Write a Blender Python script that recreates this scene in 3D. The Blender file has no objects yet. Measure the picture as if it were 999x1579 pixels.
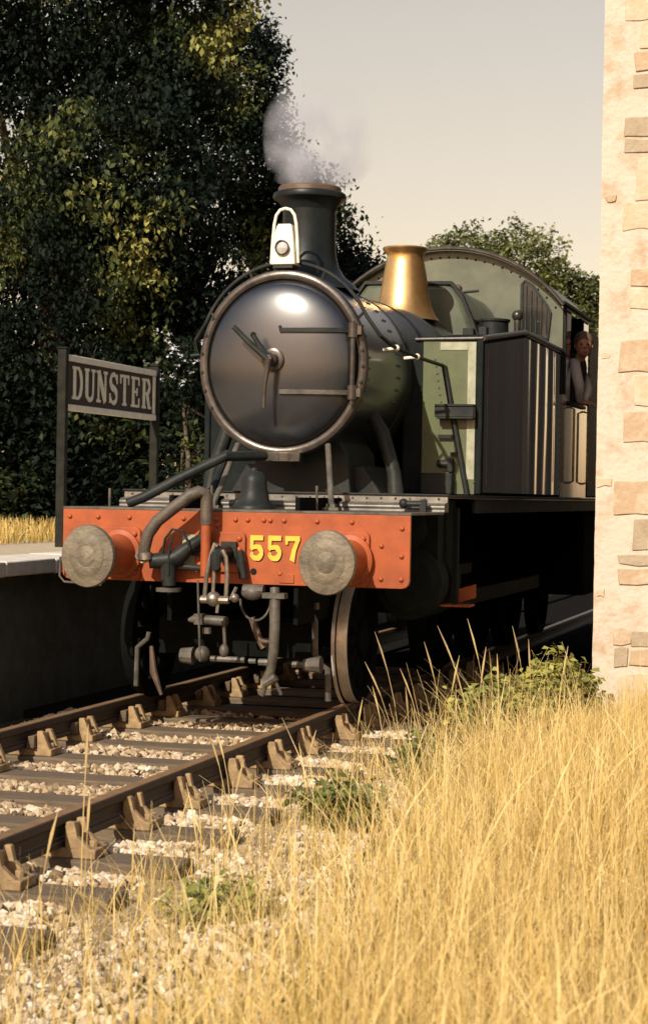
import bpy, math, random
import numpy as np
from mathutils import Vector, Matrix, noise
random.seed(7); rng = np.random.default_rng(7)
SC = bpy.context.scene; COL = SC.collection
# ------------------------------------------------------------------ camera
TH, ROLL, FPX, HOR = math.radians(15.6), 0.018, 3000.0, 763.0
pit = -math.atan((789.5 - HOR) / FPX)
f0 = Vector((-math.sin(TH), math.cos(TH), 0)); r0 = Vector((math.cos(TH), math.sin(TH), 0)); u0 = Vector((0, 0, 1))
fw = f0 * math.cos(pit) + u0 * math.sin(pit); uv = -f0 * math.sin(pit) + u0 * math.cos(pit)
rr = r0 * math.cos(ROLL) + uv * math.sin(ROLL); uu = -r0 * math.sin(ROLL) + uv * math.cos(ROLL)
cam = bpy.data.cameras.new('camera'); co = bpy.data.objects.new('camera', cam); COL.objects.link(co)
mw = Matrix((rr, uu, -fw)).transposed().to_4x4(); mw.translation = Vector((4.03, -12.25, 1.48)); co.matrix_world = mw
cam.sensor_fit = 'VERTICAL'; cam.sensor_height = 36; cam.lens = FPX / 1579 * 36; cam.clip_end = 2000; cam.clip_start = 0.1
cam.dof.use_dof = True; cam.dof.focus_distance = 13.6; cam.dof.aperture_fstop = 5.6
SC.camera = co
# ------------------------------------------------------------------ light
SUN_EL, SUN_AZ = math.radians(34), math.radians(12)          # azimuth: to the left of the loco's nose
tosun = Vector((-math.sin(SUN_AZ) * math.cos(SUN_EL), -math.cos(SUN_AZ) * math.cos(SUN_EL), math.sin(SUN_EL)))
sl = bpy.data.lights.new('sun', 'SUN'); so = bpy.data.objects.new('sun', sl); COL.objects.link(so)
so.rotation_euler = (-tosun).to_track_quat('-Z', 'Y').to_euler(); so.location = (0, 0, 30)
sl.energy = 4.8; sl.angle = math.radians(0.5); sl.color = (1.0, 0.925, 0.79)
W = bpy.data.worlds.new('World'); SC.world = W; W.use_nodes = True
nt = W.node_tree; nt.nodes.clear()
wo = nt.nodes.new('ShaderNodeOutputWorld'); bg = nt.nodes.new('ShaderNodeBackground'); sky = nt.nodes.new('ShaderNodeTexSky')
sky.sky_type = 'NISHITA'; sky.sun_disc = False; sky.sun_elevation = SUN_EL
sky.sun_rotation = math.atan2(tosun.x, tosun.y) % (2 * math.pi)
sky.air_density = 1.0; sky.dust_density = 1.0; sky.ozone_density = 0.3
tint = nt.nodes.new('ShaderNodeMix'); tint.data_type = 'RGBA'; tint.blend_type = 'MULTIPLY'; tint.inputs[0].default_value = 1
tint.inputs[7].default_value = (2.45, 1.75, 1.20, 1)
tcw = nt.nodes.new('ShaderNodeTexCoord'); sxyz = nt.nodes.new('ShaderNodeSeparateXYZ'); nt.links.new(tcw.outputs['Generated'], sxyz.inputs[0])
hz = nt.nodes.new('ShaderNodeValToRGB'); hz.color_ramp.elements[0].position = 0.24; hz.color_ramp.elements[0].color = (1.12, 0.70, 0.445, 1); e0 = hz.color_ramp.elements.new(0.0); e0.color = (0.74, 0.50, 0.36, 1); hz.color_ramp.elements[2].position = 0.75; hz.color_ramp.elements[2].color = (0.78, 0.74, 0.74, 1)
nt.links.new(sxyz.outputs[2], hz.inputs[0]); scl = nt.nodes.new('ShaderNodeVectorMath'); scl.operation = 'SCALE'; scl.inputs['Scale'].default_value = 1.12
nt.links.new(hz.outputs[0], scl.inputs[0]); nt.links.new(scl.outputs[0], tint.inputs[7])
nt.links.new(sky.outputs[0], tint.inputs[6]); nt.links.new(tint.outputs[2], bg.inputs[0]); nt.links.new(bg.outputs[0], wo.inputs[0])
bg.inputs[1].default_value = 0.15
SC.view_settings.view_transform = 'Standard'; SC.view_settings.look = 'None'; SC.view_settings.gamma = 1; SC.view_settings.exposure = 0.34
SC.cycles.volume_max_steps = 128; SC.cycles.volume_bounces = 3
# ------------------------------------------------------------------ materials
def mat(name, col, rough=0.6, metal=0.0, col2=None, scale=8.0, lo=0.35, hi=0.65, bump=0.0, bscale=None, stretch=(1, 1, 1), attr=None, trans=0.0, rvar=0.0, spec=None, coat=0.0, bdet=5, ior=None, crough=0.08, cior=1.5):
    m = bpy.data.materials.new(name); m.use_nodes = True; n = m.node_tree.nodes; L = m.node_tree.links
    b = n['Principled BSDF']; b.inputs['Base Color'].default_value = (*col, 1); b.inputs['Roughness'].default_value = rough; b.inputs['Metallic'].default_value = metal
    if ior: b.inputs['IOR'].default_value = ior
    if spec is not None: b.inputs['Specular IOR Level'].default_value = spec
    if coat: b.inputs['Coat Weight'].default_value = coat; b.inputs['Coat Roughness'].default_value = crough; b.inputs['Coat IOR'].default_value = cior
    tc = n.new('ShaderNodeTexCoord'); mp = n.new('ShaderNodeMapping'); mp.inputs['Scale'].default_value = stretch; L.new(tc.outputs['Object'], mp.inputs[0])
    if attr:
        a = n.new('ShaderNodeAttribute'); a.attribute_name = 'tint'
        rmp = n.new('ShaderNodeValToRGB'); els = rmp.color_ramp.elements
        for i, (p, c) in enumerate(attr):
            e = els[i] if i < 2 else els.new(p); e.position = p; e.color = (*c, 1)
        L.new(a.outputs['Fac'], rmp.inputs[0]); csock = rmp.outputs[0]; L.new(csock, b.inputs['Base Color'])
    elif col2 is not None:
        nz = n.new('ShaderNodeTexNoise'); nz.inputs['Scale'].default_value = scale; nz.inputs['Detail'].default_value = 6; nz.inputs['Roughness'].default_value = 0.65
        L.new(mp.outputs[0], nz.inputs[0])
        mr = n.new('ShaderNodeMapRange'); mr.inputs[1].default_value = lo; mr.inputs[2].default_value = hi; L.new(nz.outputs[0], mr.inputs[0])
        mx = n.new('ShaderNodeMix'); mx.data_type = 'RGBA'; mx.inputs[6].default_value = (*col, 1); mx.inputs[7].default_value = (*col2, 1)
        L.new(mr.outputs[0], mx.inputs[0]); csock = mx.outputs[2]; L.new(csock, b.inputs['Base Color'])
        if rvar:
            m2 = n.new('ShaderNodeMapRange'); m2.inputs[3].default_value = rough - rvar; m2.inputs[4].default_value = rough + rvar
            L.new(nz.outputs[0], m2.inputs[0]); L.new(m2.outputs[0], b.inputs['Roughness'])
    if bump:
        nb = n.new('ShaderNodeTexNoise'); nb.inputs['Scale'].default_value = bscale or scale * 3; nb.inputs['Detail'].default_value = bdet; L.new(mp.outputs[0], nb.inputs[0])
        bp = n.new('ShaderNodeBump'); bp.inputs['Strength'].default_value = bump; bp.inputs['Distance'].default_value = 0.02
        L.new(nb.outputs[0], bp.inputs['Height']); L.new(bp.outputs[0], b.inputs['Normal'])
    if trans:
        t = n.new('ShaderNodeBsdfTranslucent'); ms = n.new('ShaderNodeMixShader'); ms.inputs[0].default_value = trans
        if attr: L.new(csock, t.inputs[0])
        else: t.inputs[0].default_value = (*col, 1)
        L.new(b.outputs[0], ms.inputs[1]); L.new(t.outputs[0], ms.inputs[2]); L.new(ms.outputs[0], n['Material Output'].inputs[0])
    return m
M = {}
M['orange'] = mat('beam_paint', (0.33, 0.075, 0.021), 0.5, col2=(0.20, 0.045, 0.015), scale=4, lo=0.42, hi=0.72, bump=0.08, bscale=14, rvar=0.12, spec=0.3)
M['orange_edge'] = M['orange']
M['smokebox'] = mat('smokebox_black', (0.007, 0.0085, 0.012), 0.38, col2=(0.014, 0.015, 0.018), scale=4, bump=0.05, bscale=9, rvar=0.06, spec=0.35, coat=0.8, crough=0.2, cior=1.6)
M['door'] = mat('door_black', (0.007, 0.009, 0.014), 0.42, col2=(0.016, 0.015, 0.015), scale=3.5, bump=0.04, bscale=6, rvar=0.06, spec=0.32, coat=1.0, crough=0.20, cior=1.58)
M['black'] = mat('grimy_black', (0.010, 0.0125, 0.012), 0.5, col2=(0.024, 0.025, 0.021), scale=7, bump=0.12, rvar=0.12, spec=0.2)
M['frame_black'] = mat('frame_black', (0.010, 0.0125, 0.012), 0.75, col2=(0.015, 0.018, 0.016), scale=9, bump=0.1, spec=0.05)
M['dusty'] = mat('dusty_metal', (0.115, 0.100, 0.078), 0.48, col2=(0.045, 0.040, 0.032), scale=10, bump=0.1, rvar=0.15, spec=0.3)
M['chimney'] = mat('chimney_black', (0.006, 0.009, 0.009), 0.42, col2=(0.011, 0.014, 0.014), scale=6, bump=0.06, rvar=0.08, spec=0.22)
M['ring'] = mat('worn_ring', (0.10, 0.085, 0.07), 0.32, 0.55, col2=(0.045, 0.038, 0.034), scale=9, bump=0.06, rvar=0.1)
M['step'] = mat('worn_step_plate', (0.135, 0.115, 0.09), 0.38, 0.2, col2=(0.06, 0.052, 0.04), scale=7, bump=0.1, rvar=0.1)
M['tyre'] = mat('polished_tyre', (0.66, 0.62, 0.55), 0.38, 0.45, col2=(0.46, 0.40, 0.32), scale=9, rvar=0.1)
M['steel'] = mat('worn_steel', (0.36, 0.32, 0.27), 0.4, 0.8, col2=(0.20, 0.165, 0.125), scale=20, rvar=0.12)
M['buffer_face'] = mat('greasy_buffer_face', (0.170, 0.135, 0.085), 0.62, 0.1, col2=(0.085, 0.068, 0.045), scale=8, bump=0.35, bscale=40, rvar=0.1)
M['brass'] = mat('brass', (0.86, 0.56, 0.24), 0.34, 0.9, col2=(0.70, 0.38, 0.13), scale=7, bump=0.03, rvar=0.07)
M['copper'] = mat('copper_brown', (0.15, 0.095, 0.06), 0.55, 0.3, col2=(0.08, 0.055, 0.04), scale=9)
M['green'] = mat('loco_green', (0.095, 0.110, 0.045), 0.38, col2=(0.055, 0.066, 0.028), scale=4, bump=0.05, bscale=8, rvar=0.1)
M['green_pale'] = mat('weathered_green', (0.105, 0.115, 0.078), 0.34, col2=(0.055, 0.064, 0.040), scale=3, bump=0.05, bscale=7, rvar=0.1)
M['boiler'] = mat('boiler_green', (0.040, 0.039, 0.022), 0.36, col2=(0.022, 0.023, 0.013), scale=5, bump=0.04, rvar=0.08)
M['strip'] = mat('pale_edge_strip', (0.34, 0.33, 0.23), 0.45, col2=(0.22, 0.22, 0.14), scale=12)
M['tankside'] = mat('tank_side_gloss', (0.005, 0.010, 0.0065), 0.09, col2=(0.016, 0.009, 0.006), scale=1.6, bump=0.05, bscale=1.5, stretch=(1, 2.0, 0.3), ior=2.2, bdet=1.0, coat=0.7, crough=0.05, cior=2.0)
M['white'] = mat('cream_white_paint', (0.80, 0.74, 0.60), 0.45, col2=(0.68, 0.60, 0.46), scale=12)
M['yellow'] = mat('numeral_yellow', (0.80, 0.42, 0.035), 0.45, col2=(0.72, 0.36, 0.03), scale=15)
M['glass'] = mat('dark_glass', (0.02, 0.022, 0.02), 0.08, spec=0.8)
M['lens'] = mat('lamp_lens', (0.5, 0.48, 0.44), 0.12, 0.3)
M['soot_shade'] = mat('soot_with_painted_shade', (0.0045, 0.0055, 0.005), 0.9, col2=(0.008, 0.008, 0.007), scale=9, spec=0.03)  # sooty black with the underframe's shade painted into it
M['rubber'] = mat('hose_rubber', (0.045, 0.036, 0.028), 0.6, col2=(0.09, 0.068, 0.046), scale=14, bump=0.2, bscale=60)
M['rust'] = mat('rusty_iron', (0.34, 0.225, 0.105), 0.8, col2=(0.20, 0.125, 0.06), scale=14, bump=0.3)
M['railside'] = mat('rail_side', (0.026, 0.017, 0.011), 0.75, col2=(0.045, 0.026, 0.015), scale=8, bump=0.2)
M['railtop'] = mat('rail_top', (0.42, 0.26, 0.13), 0.42, 0.5, col2=(0.30, 0.17, 0.085), scale=12)
M['wood'] = mat('creosoted_sleeper', (0.15, 0.105, 0.06), 0.85, col2=(0.075, 0.052, 0.03), scale=5, bump=0.5, bscale=16, stretch=(0.6, 6, 3))
M['stone_b'] = mat('ballast_stone', (0.5, 0.4, 0.27), 0.85, attr=[(0.0, (0.12, 0.08, 0.045)), (0.3, (0.36, 0.25, 0.135)), (0.7, (0.50, 0.395, 0.265)), (1.0, (0.66, 0.57, 0.44))], bump=0.25, scale=10, bscale=40)
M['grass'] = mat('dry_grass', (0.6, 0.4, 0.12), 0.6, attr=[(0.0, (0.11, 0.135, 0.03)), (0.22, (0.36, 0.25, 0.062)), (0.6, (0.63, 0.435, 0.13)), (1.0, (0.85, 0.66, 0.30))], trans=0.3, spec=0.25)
M['stalk'] = mat('dry_stalk', (0.42, 0.29, 0.12), 0.7, attr=[(0.0, (0.26, 0.17, 0.07)), (1.0, (0.58, 0.42, 0.18))], trans=0.1)
M['leaf'] = mat('dark_leaf_lit_patches', (0.03, 0.05, 0.015), 0.5, attr=[(0.0, (0.006, 0.010, 0.007)), (0.48, (0.011, 0.018, 0.010)), (0.68, (0.055, 0.070, 0.022)), (1.0, (0.28, 0.265, 0.075))], trans=0.12, spec=0.06)  # sunlit patches and deep shade are painted into the leaf tint
M['leaf_light'] = mat('light_leaf', (0.1, 0.12, 0.03), 0.55, attr=[(0.0, (0.045, 0.060, 0.02)), (0.5, (0.125, 0.135, 0.04)), (1.0, (0.26, 0.25, 0.08))], trans=0.25, spec=0.3)
M['weed'] = mat('weed_leaf', (0.1, 0.13, 0.03), 0.5, attr=[(0.0, (0.045, 0.07, 0.016)), (0.5, (0.13, 0.155, 0.035)), (1.0, (0.42, 0.38, 0.09))], trans=0.25, spec=0.3)
M['sky_fleck'] = mat('pale_sky_fleck', (0.62, 0.62, 0.66), 0.6, trans=0.3)
M['bark'] = mat('bark', (0.045, 0.034, 0.022), 0.9, col2=(0.085, 0.062, 0.04), scale=6, bump=0.6, stretch=(3, 3, 0.6))
M['soil'] = mat('ground_turf', (0.050, 0.050, 0.022), 0.95, col2=(0.095, 0.080, 0.034), scale=2.5, bump=0.4, bscale=25, spec=0.1)
M['bed'] = mat('ballast_dirt', (0.24, 0.17, 0.09), 0.95, col2=(0.36, 0.27, 0.15), scale=9, bump=0.5, bscale=35)
M['ground_shade'] = mat('painted_ground_shade', (0.010, 0.010, 0.009), 0.95, col2=(0.018, 0.016, 0.014), scale=20, bump=0.5, spec=0.0)  # near-black colour standing in for shade on the ground
M['platform'] = mat('platform_tarmac', (0.46, 0.37, 0.25), 0.9, col2=(0.38, 0.29, 0.18), scale=6, bump=0.2)
M['edge'] = mat('platform_edging', (0.66, 0.60, 0.50), 0.8, col2=(0.52, 0.45, 0.35), scale=9, bump=0.15)
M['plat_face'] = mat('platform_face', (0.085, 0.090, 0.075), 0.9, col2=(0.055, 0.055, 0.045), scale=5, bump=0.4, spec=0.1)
M['render'] = mat('rough_pale_mortar', (0.50, 0.425, 0.335), 0.9, col2=(0.39, 0.275, 0.17), scale=5, lo=0.50, hi=0.70, bump=0.55, bscale=22)
M['side_stone'] = mat('shade_darkened_side_stone', (0.045, 0.028, 0.019), 0.95, col2=(0.022, 0.016, 0.012), scale=4, bump=0.5, bscale=14)  # shade put into the colour, so the tank side reflects dark
M['stone1'] = mat('brown_stone', (0.40, 0.285, 0.175), 0.9, col2=(0.52, 0.42, 0.30), scale=7, lo=0.48, hi=0.72, bump=0.5, bscale=24)
M['stone2'] = mat('buff_stone', (0.47, 0.365, 0.24), 0.9, col2=(0.55, 0.46, 0.345), scale=7, lo=0.45, hi=0.7, bump=0.5, bscale=24)
M['stone3'] = mat('grey_brown_stone', (0.37, 0.30, 0.205), 0.9, col2=(0.30, 0.225, 0.145), scale=7, bump=0.5, bscale=24)
M['sign'] = mat('sign_brown', (0.036, 0.025, 0.017), 0.6, col2=(0.024, 0.017, 0.012), scale=6, bump=0.1, spec=0.15)
M['sign_white'] = mat('sign_cream', (0.82, 0.77, 0.62), 0.55, col2=(0.66, 0.60, 0.46), scale=14)
M['sign_post'] = mat('sign_post_paint', (0.010, 0.011, 0.009), 0.7, col2=(0.022, 0.02, 0.015), scale=10, spec=0.1)
M['skin'] = mat('skin', (0.50, 0.24, 0.145), 0.5)
M['hair'] = mat('hair_brown', (0.13, 0.08, 0.04), 0.6, bump=0.3, scale=30)
M['cap'] = mat('dark_cap_cloth', (0.02, 0.02, 0.022), 0.8)
M['shirt'] = mat('white_shirt', (0.72, 0.68, 0.66), 0.8, bump=0.2, scale=10)
M['overall'] = mat('dark_overall', (0.03, 0.032, 0.04), 0.85, bump=0.2, scale=10)
# ------------------------------------------------------------------ mesh helpers
class MB:
    def __init__(s): s.v = []; s.f = []; s.mi = []
    def add(s, verts, faces, mi=0):
        k = len(s.v); s.v.extend([tuple(p) for p in verts]); s.f.extend([tuple(i + k for i in f) for f in faces]); s.mi.extend([mi] * len(faces)); return s
    def box(s, x0, x1, y0, y1, z0, z1, mi=0, rot=None, piv=None):
        p = [(x, y, z) for x in (x0, x1) for y in (y0, y1) for z in (z0, z1)]
        if rot is not None:
            c = Vector(piv or ((x0 + x1) / 2, (y0 + y1) / 2, (z0 + z1) / 2)); p = [tuple(rot @ (Vector(q) - c) + c) for q in p]
        return s.add(p, [(0, 1, 3, 2), (4, 6, 7, 5), (0, 4, 5, 1), (2, 3, 7, 6), (0, 2, 6, 4), (1, 5, 7, 3)], mi)
    def tube(s, pts, r, n=10, mi=0, cap=True, sx=1.0):
        pts = [Vector(p) for p in pts]; m = len(pts); rs = r if isinstance(r, (list, tuple)) else [r] * m
        V = []; F = []; prev = None
        for i, p in enumerate(pts):
            d = (pts[min(i + 1, m - 1)] - pts[max(i - 1, 0)]).normalized()
            if prev is None: a = d.orthogonal().normalized()
            else: a = (prev - d * prev.dot(d)).normalized()
            prev = a; b = d.cross(a)
            for k in range(n):
                t = 2 * math.pi * k / n; o = (a * math.cos(t) + b * math.sin(t)) * rs[i]; V.append(p + Vector((o.x * sx, o.y, o.z)))
        for i in range(m - 1):
            for k in range(n):
                k2 = (k + 1) % n; F.append((i * n + k, i * n + k2, (i + 1) * n + k2, (i + 1) * n + k))
        if cap: F.append(tuple(range(n - 1, -1, -1))); F.append(tuple(range((m - 1) * n, m * n)))
        return s.add(V, F, mi)
    def lathe(s, prof, c, axis='Y', n=48, sx=1.0, mi=0, capends=True):
        V = []; F = []; m = len(prof)
        for (r, h) in prof:
            for k in range(n):
                t = 2 * math.pi * k / n; a, b = r * math.cos(t), r * math.sin(t)
                if axis == 'Y': V.append((c[0] + a * sx, c[1] + h, c[2] + b))
                elif axis == 'Z': V.append((c[0] + a * sx, c[1] + b, c[2] + h))
                else: V.append((c[0] + h, c[1] + a, c[2] + b))
        flip = (axis == 'Y')
        for i in range(m - 1):
            for k in range(n):
                k2 = (k + 1) % n; q = (i * n + k, i * n + k2, (i + 1) * n + k2, (i + 1) * n + k); F.append(q[::-1] if flip else q)
        if capends:
            if prof[0][0] > 1e-4: F.append(tuple(range(n - 1, -1, -1)) if not flip else tuple(range(n)))
            if prof[-1][0] > 1e-4: F.append(tuple(range((m - 1) * n, m * n)) if not flip else tuple(range(m * n - 1, (m - 1) * n - 1, -1)))
        return s.add(V, F, mi)
    def prism(s, poly, a, b, axis='Y', mi=0):
        n = len(poly)
        def P(u, v, h): return (u, h, v) if axis == 'Y' else ((h, u, v) if axis == 'X' else (u, v, h))
        V = [P(u, v, a) for u, v in poly] + [P(u, v, b) for u, v in poly]
        F = [tuple(range(n)), tuple(range(2 * n - 1, n - 1, -1))] + [(i, i + n, (i + 1) % n + n, (i + 1) % n) for i in range(n)]
        return s.add(V, F, mi)
    def sphere(s, c, r, n=10, m=7, sc=(1, 1, 1), mi=0):
        prof = [(max(1e-5, math.sin(math.pi * i / m)) * r, -math.cos(math.pi * i / m) * r) for i in range(m + 1)]
        k = len(s.v); s.lathe(prof, (0, 0, 0), 'Z', n, 1, mi, False)
        for i in range(k, len(s.v)): p = s.v[i]; s.v[i] = (c[0] + p[0] * sc[0], c[1] + p[1] * sc[1], c[2] + p[2] * sc[2])
        return s
    def build(s, name, mats, parent=None, bevel=0.0, ang=35, flat=False):
        me = bpy.data.meshes.new(name); me.from_pydata(s.v, [], s.f); mats = mats if isinstance(mats, (list, tuple)) else [mats]
        for m in mats: me.materials.append(m)
        if len(mats) > 1: me.polygons.foreach_set('material_index', s.mi)
        import bmesh
        bm = bmesh.new(); bm.from_mesh(me); bmesh.ops.remove_doubles(bm, verts=bm.verts, dist=1e-6); bmesh.ops.recalc_face_normals(bm, faces=bm.faces); bm.to_mesh(me); bm.free()
        if not flat:
            me.shade_smooth(); me.set_sharp_from_angle(angle=math.radians(ang))
        o = bpy.data.objects.new(name, me); COL.objects.link(o)
        if parent: o.parent = parent
        if bevel:
            b = o.modifiers.new('bevel', 'BEVEL'); b.width = bevel; b.segments = 2; b.limit_method = 'ANGLE'; b.angle_limit = math.radians(40); b.harden_normals = False
        return o
def fast(name, v, f, m, parent=None, tint=None, n=4):
    """numpy mesh: v (N,3), f (K,n)"""
    me = bpy.data.meshes.new(name); v = np.asarray(v, np.float32); f = np.asarray(f, np.int32)
    me.vertices.add(len(v)); me.vertices.foreach_set('co', v.ravel()); me.loops.add(f.size); me.loops.foreach_set('vertex_index', f.ravel())
    me.polygons.add(len(f)); me.polygons.foreach_set('loop_start', np.arange(0, f.size, n, dtype=np.int32)); me.polygons.foreach_set('loop_total', np.full(len(f), n, np.int32))
    me.update(calc_edges=True); me.materials.append(m)
    if tint is not None:
        a = me.attributes.new('tint', 'FLOAT', 'POINT'); a.data.foreach_set('value', np.clip(np.asarray(tint, np.float32), 0, 1))
    o = bpy.data.objects.new(name, me); COL.objects.link(o)
    if parent: o.parent = parent
    return o
def tag(o, label=None, cat=None, group=None, kind=None):
    if label: o['label'] = label
    if cat: o['category'] = cat
    if group: o['group'] = group
    if kind: o['kind'] = kind
    return o
def thing(name, label, cat, loc=(0, 0, 0), group=None):
    o = bpy.data.objects.new(name, None); o.empty_display_size = 0.2; o.location = loc; COL.objects.link(o); return tag(o, label, cat, group)
def keep(o, root):
    """parent a part built in world coordinates to a root that stands elsewhere"""
    o.parent = root; o.location = -Vector(root.location); return o
def copies(src, places, parent=None):
    out = []
    for (loc, rot) in places:
        c = src.copy(); COL.objects.link(c); c.location = loc; c.rotation_euler = rot; c.parent = parent if parent else src.parent; out.append(c)
    return out
def ribbon(mb, pts, w, place, d0, d1, mi=0):
    """a flat stroke of width w along 2-D points, extruded from depth d0 to d1; place(u, v, d) -> xyz"""
    n = len(pts); ws = w if isinstance(w, (list, tuple)) else [w] * n; Lp = []; Rp = []
    for i in range(n):
        a = pts[max(0, i - 1)]; b = pts[min(n - 1, i + 1)]; dx, dy = b[0] - a[0], b[1] - a[1]; l = math.hypot(dx, dy); nx, ny = -dy / l, dx / l
        Lp.append((pts[i][0] + nx * ws[i] / 2, pts[i][1] + ny * ws[i] / 2)); Rp.append((pts[i][0] - nx * ws[i] / 2, pts[i][1] - ny * ws[i] / 2))
    V = [place(*q, d) for d in (d0, d1) for q in Lp + Rp]; F = []
    for i in range(n - 1):
        F += [(2 * n + i, 2 * n + i + 1, 3 * n + i + 1, 3 * n + i), (i, n + i, n + i + 1, i + 1), (i, i + 1, 2 * n + i + 1, 2 * n + i), (n + i, 3 * n + i, 3 * n + i + 1, n + i + 1)]
    F += [(0, 2 * n, 3 * n, n), (n - 1, 2 * n - 1, 4 * n - 1, 3 * n - 1)]
    mb.add(V, F, mi)
def arc(cx, cy, rx, ry, a0, a1, n=12):
    return [(cx + rx * math.cos(math.radians(a0 + (a1 - a0) * i / n)), cy + ry * math.sin(math.radians(a0 + (a1 - a0) * i / n))) for i in range(n + 1)]
def rot_align(d): return Vector(d).to_track_quat('Z', 'Y').to_euler()

# ================================================================== SETTING
def gz(x, y):
    """ground height"""
    x = np.asarray(x, float); y = np.asarray(y, float)
    z = np.full(np.broadcast(x, y).shape, -0.30)
    z = z + 0.10 * np.clip((x - 1.5) / 1.0, 0, 1)
    z = z + 0.06 * np.sin(x * 2.1 + 0.7) * np.sin(y * 1.3) * np.clip((x - 1.2) / 1.0, 0, 1)
    return z
xs = np.concatenate([[-600, -300, -120, -60, -30, -15], np.arange(-8, 8.1, 0.4), [15, 30, 60, 120, 300, 600]])
ys = np.concatenate([[-400, -150, -60, -30, -18], np.arange(-14, 8.1, 0.4), [15, 30, 60, 120, 300, 900]])
gx, gy = np.meshgrid(xs, ys, indexing='ij'); gv = np.stack([gx, gy, gz(gx, gy)], -1).reshape(-1, 3); ny = len(ys)
ii, jj = np.meshgrid(np.arange(len(xs) - 1), np.arange(ny - 1), indexing='ij'); k0 = (ii * ny + jj).ravel()
tag(fast('ground', gv, np.stack([k0, k0 + ny, k0 + ny + 1, k0 + 1], -1), M['soil']), kind='structure')
# ballast bed and its stones
bx0, bx1 = -1.75, 1.62
mb = MB(); mb.prism([(bx0 - 0.5, -0.36), (bx0, -0.25), (1.15, -0.25), (bx1, -0.31), (bx1 + 0.15, -0.36)], -12.6, 26); tag(mb.build('ballast_bed', M['bed']), kind='structure')
def stones(N, xr, yr, zf, smin, smax, name, mask=None):
    t = (1 + 5 ** .5) / 2
    iv = np.array([(-1, t, 0), (1, t, 0), (-1, -t, 0), (1, -t, 0), (0, -1, t), (0, 1, t), (0, -1, -t), (0, 1, -t), (t, 0, -1), (t, 0, 1), (-t, 0, -1), (-t, 0, 1)]) / 1.9
    fc = np.array([(0, 11, 5), (0, 5, 1), (0, 1, 7), (0, 7, 10), (0, 10, 11), (1, 5, 9), (5, 11, 4), (11, 10, 2), (10, 7, 6), (7, 1, 8), (3, 9, 4), (3, 4, 2), (3, 2, 6), (3, 6, 8), (3, 8, 9), (4, 9, 5), (2, 4, 11), (6, 2, 10), (8, 6, 7), (9, 8, 1)])
    x = rng.uniform(*xr, N); y = rng.uniform(*yr, N)
    if mask is not None: k = mask(x, y); x, y = x[k], y[k]; N = len(x)
    s = rng.uniform(smin, smax, N) * (0.7 + 0.6 * rng.random(N) ** 2); sc = rng.uniform(0.6, 1.25, (N, 3)); sc[:, 2] *= 0.8
    v = iv[None] * (1 + rng.uniform(-0.28, 0.28, (N, 12, 1))) * sc[:, None]
    a = rng.uniform(0, 6.283, N); ca, sa = np.cos(a), np.sin(a); b = rng.uniform(-0.7, 0.7, N); cb, sb = np.cos(b)[:, None], np.sin(b)[:, None]
    vx, vy, vz = v[..., 0], v[..., 1], v[..., 2]; vy, vz = vy * cb - vz * sb, vy * sb + vz * cb
    vx, vy = vx * ca[:, None] - vy * sa[:, None], vx * sa[:, None] + vy * ca[:, None]
    P = np.stack([vx, vy, vz], -1) * s[:, None, None] * 0.5 + np.stack([x, y, zf(x, y) + s * 0.12 * rng.random(N)], -1)[:, None]
    ff = (fc[None] + 12 * np.arange(N)[:, None, None]).reshape(-1, 3)
    tint = np.repeat(np.clip(rng.normal(0.62, 0.27, N) - 0.26 * (np.abs(x + 0.28) < 0.75), 0, 1), 12)
    o = fast(name, P.reshape(-1, 3), ff, M['stone_b'], tint=tint, n=3); o.data.shade_flat(); return tag(o, kind='stuff')
SL0, SLD = -2.439, 0.775
slp = np.array([SL0 + SLD * i for i in range(-8, 12)])
def bz(x, y):
    d = np.abs(((y - SL0 + SLD / 2) % SLD) - SLD / 2)
    z = np.where(np.abs(x + 0.28) < 1.25, -0.238 + 0.026 * np.clip((d - 0.15) / 0.15, 0, 1), -0.24)
    return np.where(x > 1.0, -0.25 - 0.07 * np.clip((x - 1.0) / 0.6, 0, 1), z) + 0.012 * np.sin(5 * x + 3 * y)
def offsleeper(x, y):
    d = np.abs(((y - SL0 + SLD / 2) % SLD) - SLD / 2)
    return ((d > 0.155) | (x > 1.12) | (x < -1.7)) & (np.abs(x - 0.505) > 0.05) & (np.abs(x + 1.055) > 0.05)
stones(42000, (-1.9, 1.75), (-9.0, 1.8), bz, 0.030, 0.062, 'ballast_stones', offsleeper)
stones(4500, (1.2, 2.4), (-8.4, 0.5), lambda x, y: gz(x, y) + 0.035, 0.028, 0.06, 'scattered_stones', lambda x, y: rng.random(len(x)) < np.clip(1.3 - (x - 1.3) / 0.9, 0, 1))
# ---------------- the track
track = thing('railway_track', 'rusty bullhead railway track on timber sleepers running under the engine', 'railway track', (-0.28, -2, -0.2))
RX = (0.505, -1.055)
prof = [(-0.034, 0), (0.034, 0), (0.036, -0.014), (0.034, -0.04), (0.011, -0.052), (0.011, -0.105), (0.030, -0.115), (0.030, -0.145), (-0.030, -0.145), (-0.030, -0.115), (-0.011, -0.105), (-0.011, -0.052), (-0.034, -0.04), (-0.036, -0.014)]
for x in RX:
    mb = MB(); mb.prism([(x + a, b) for a, b in prof], -10.5, 24); o = keep(mb.build('rail', M['railside'], bevel=0.004), track)
    hd = MB(); hd.box(x - 0.030, x + 0.030, -10.5, 24, 0.0, 0.0025); h = hd.build('running_surface', M['railtop']); h.parent = o
mb = MB(); mb.box(-1.36, 1.38, -0.125, 0.125, -0.13, 0); sl_me = None
chair = MB()     # cast chair, rail centre at x = 0, base on z = 0
chair.box(-0.19, 0.19, -0.085, 0.085, 0.0, 0.045)
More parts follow.
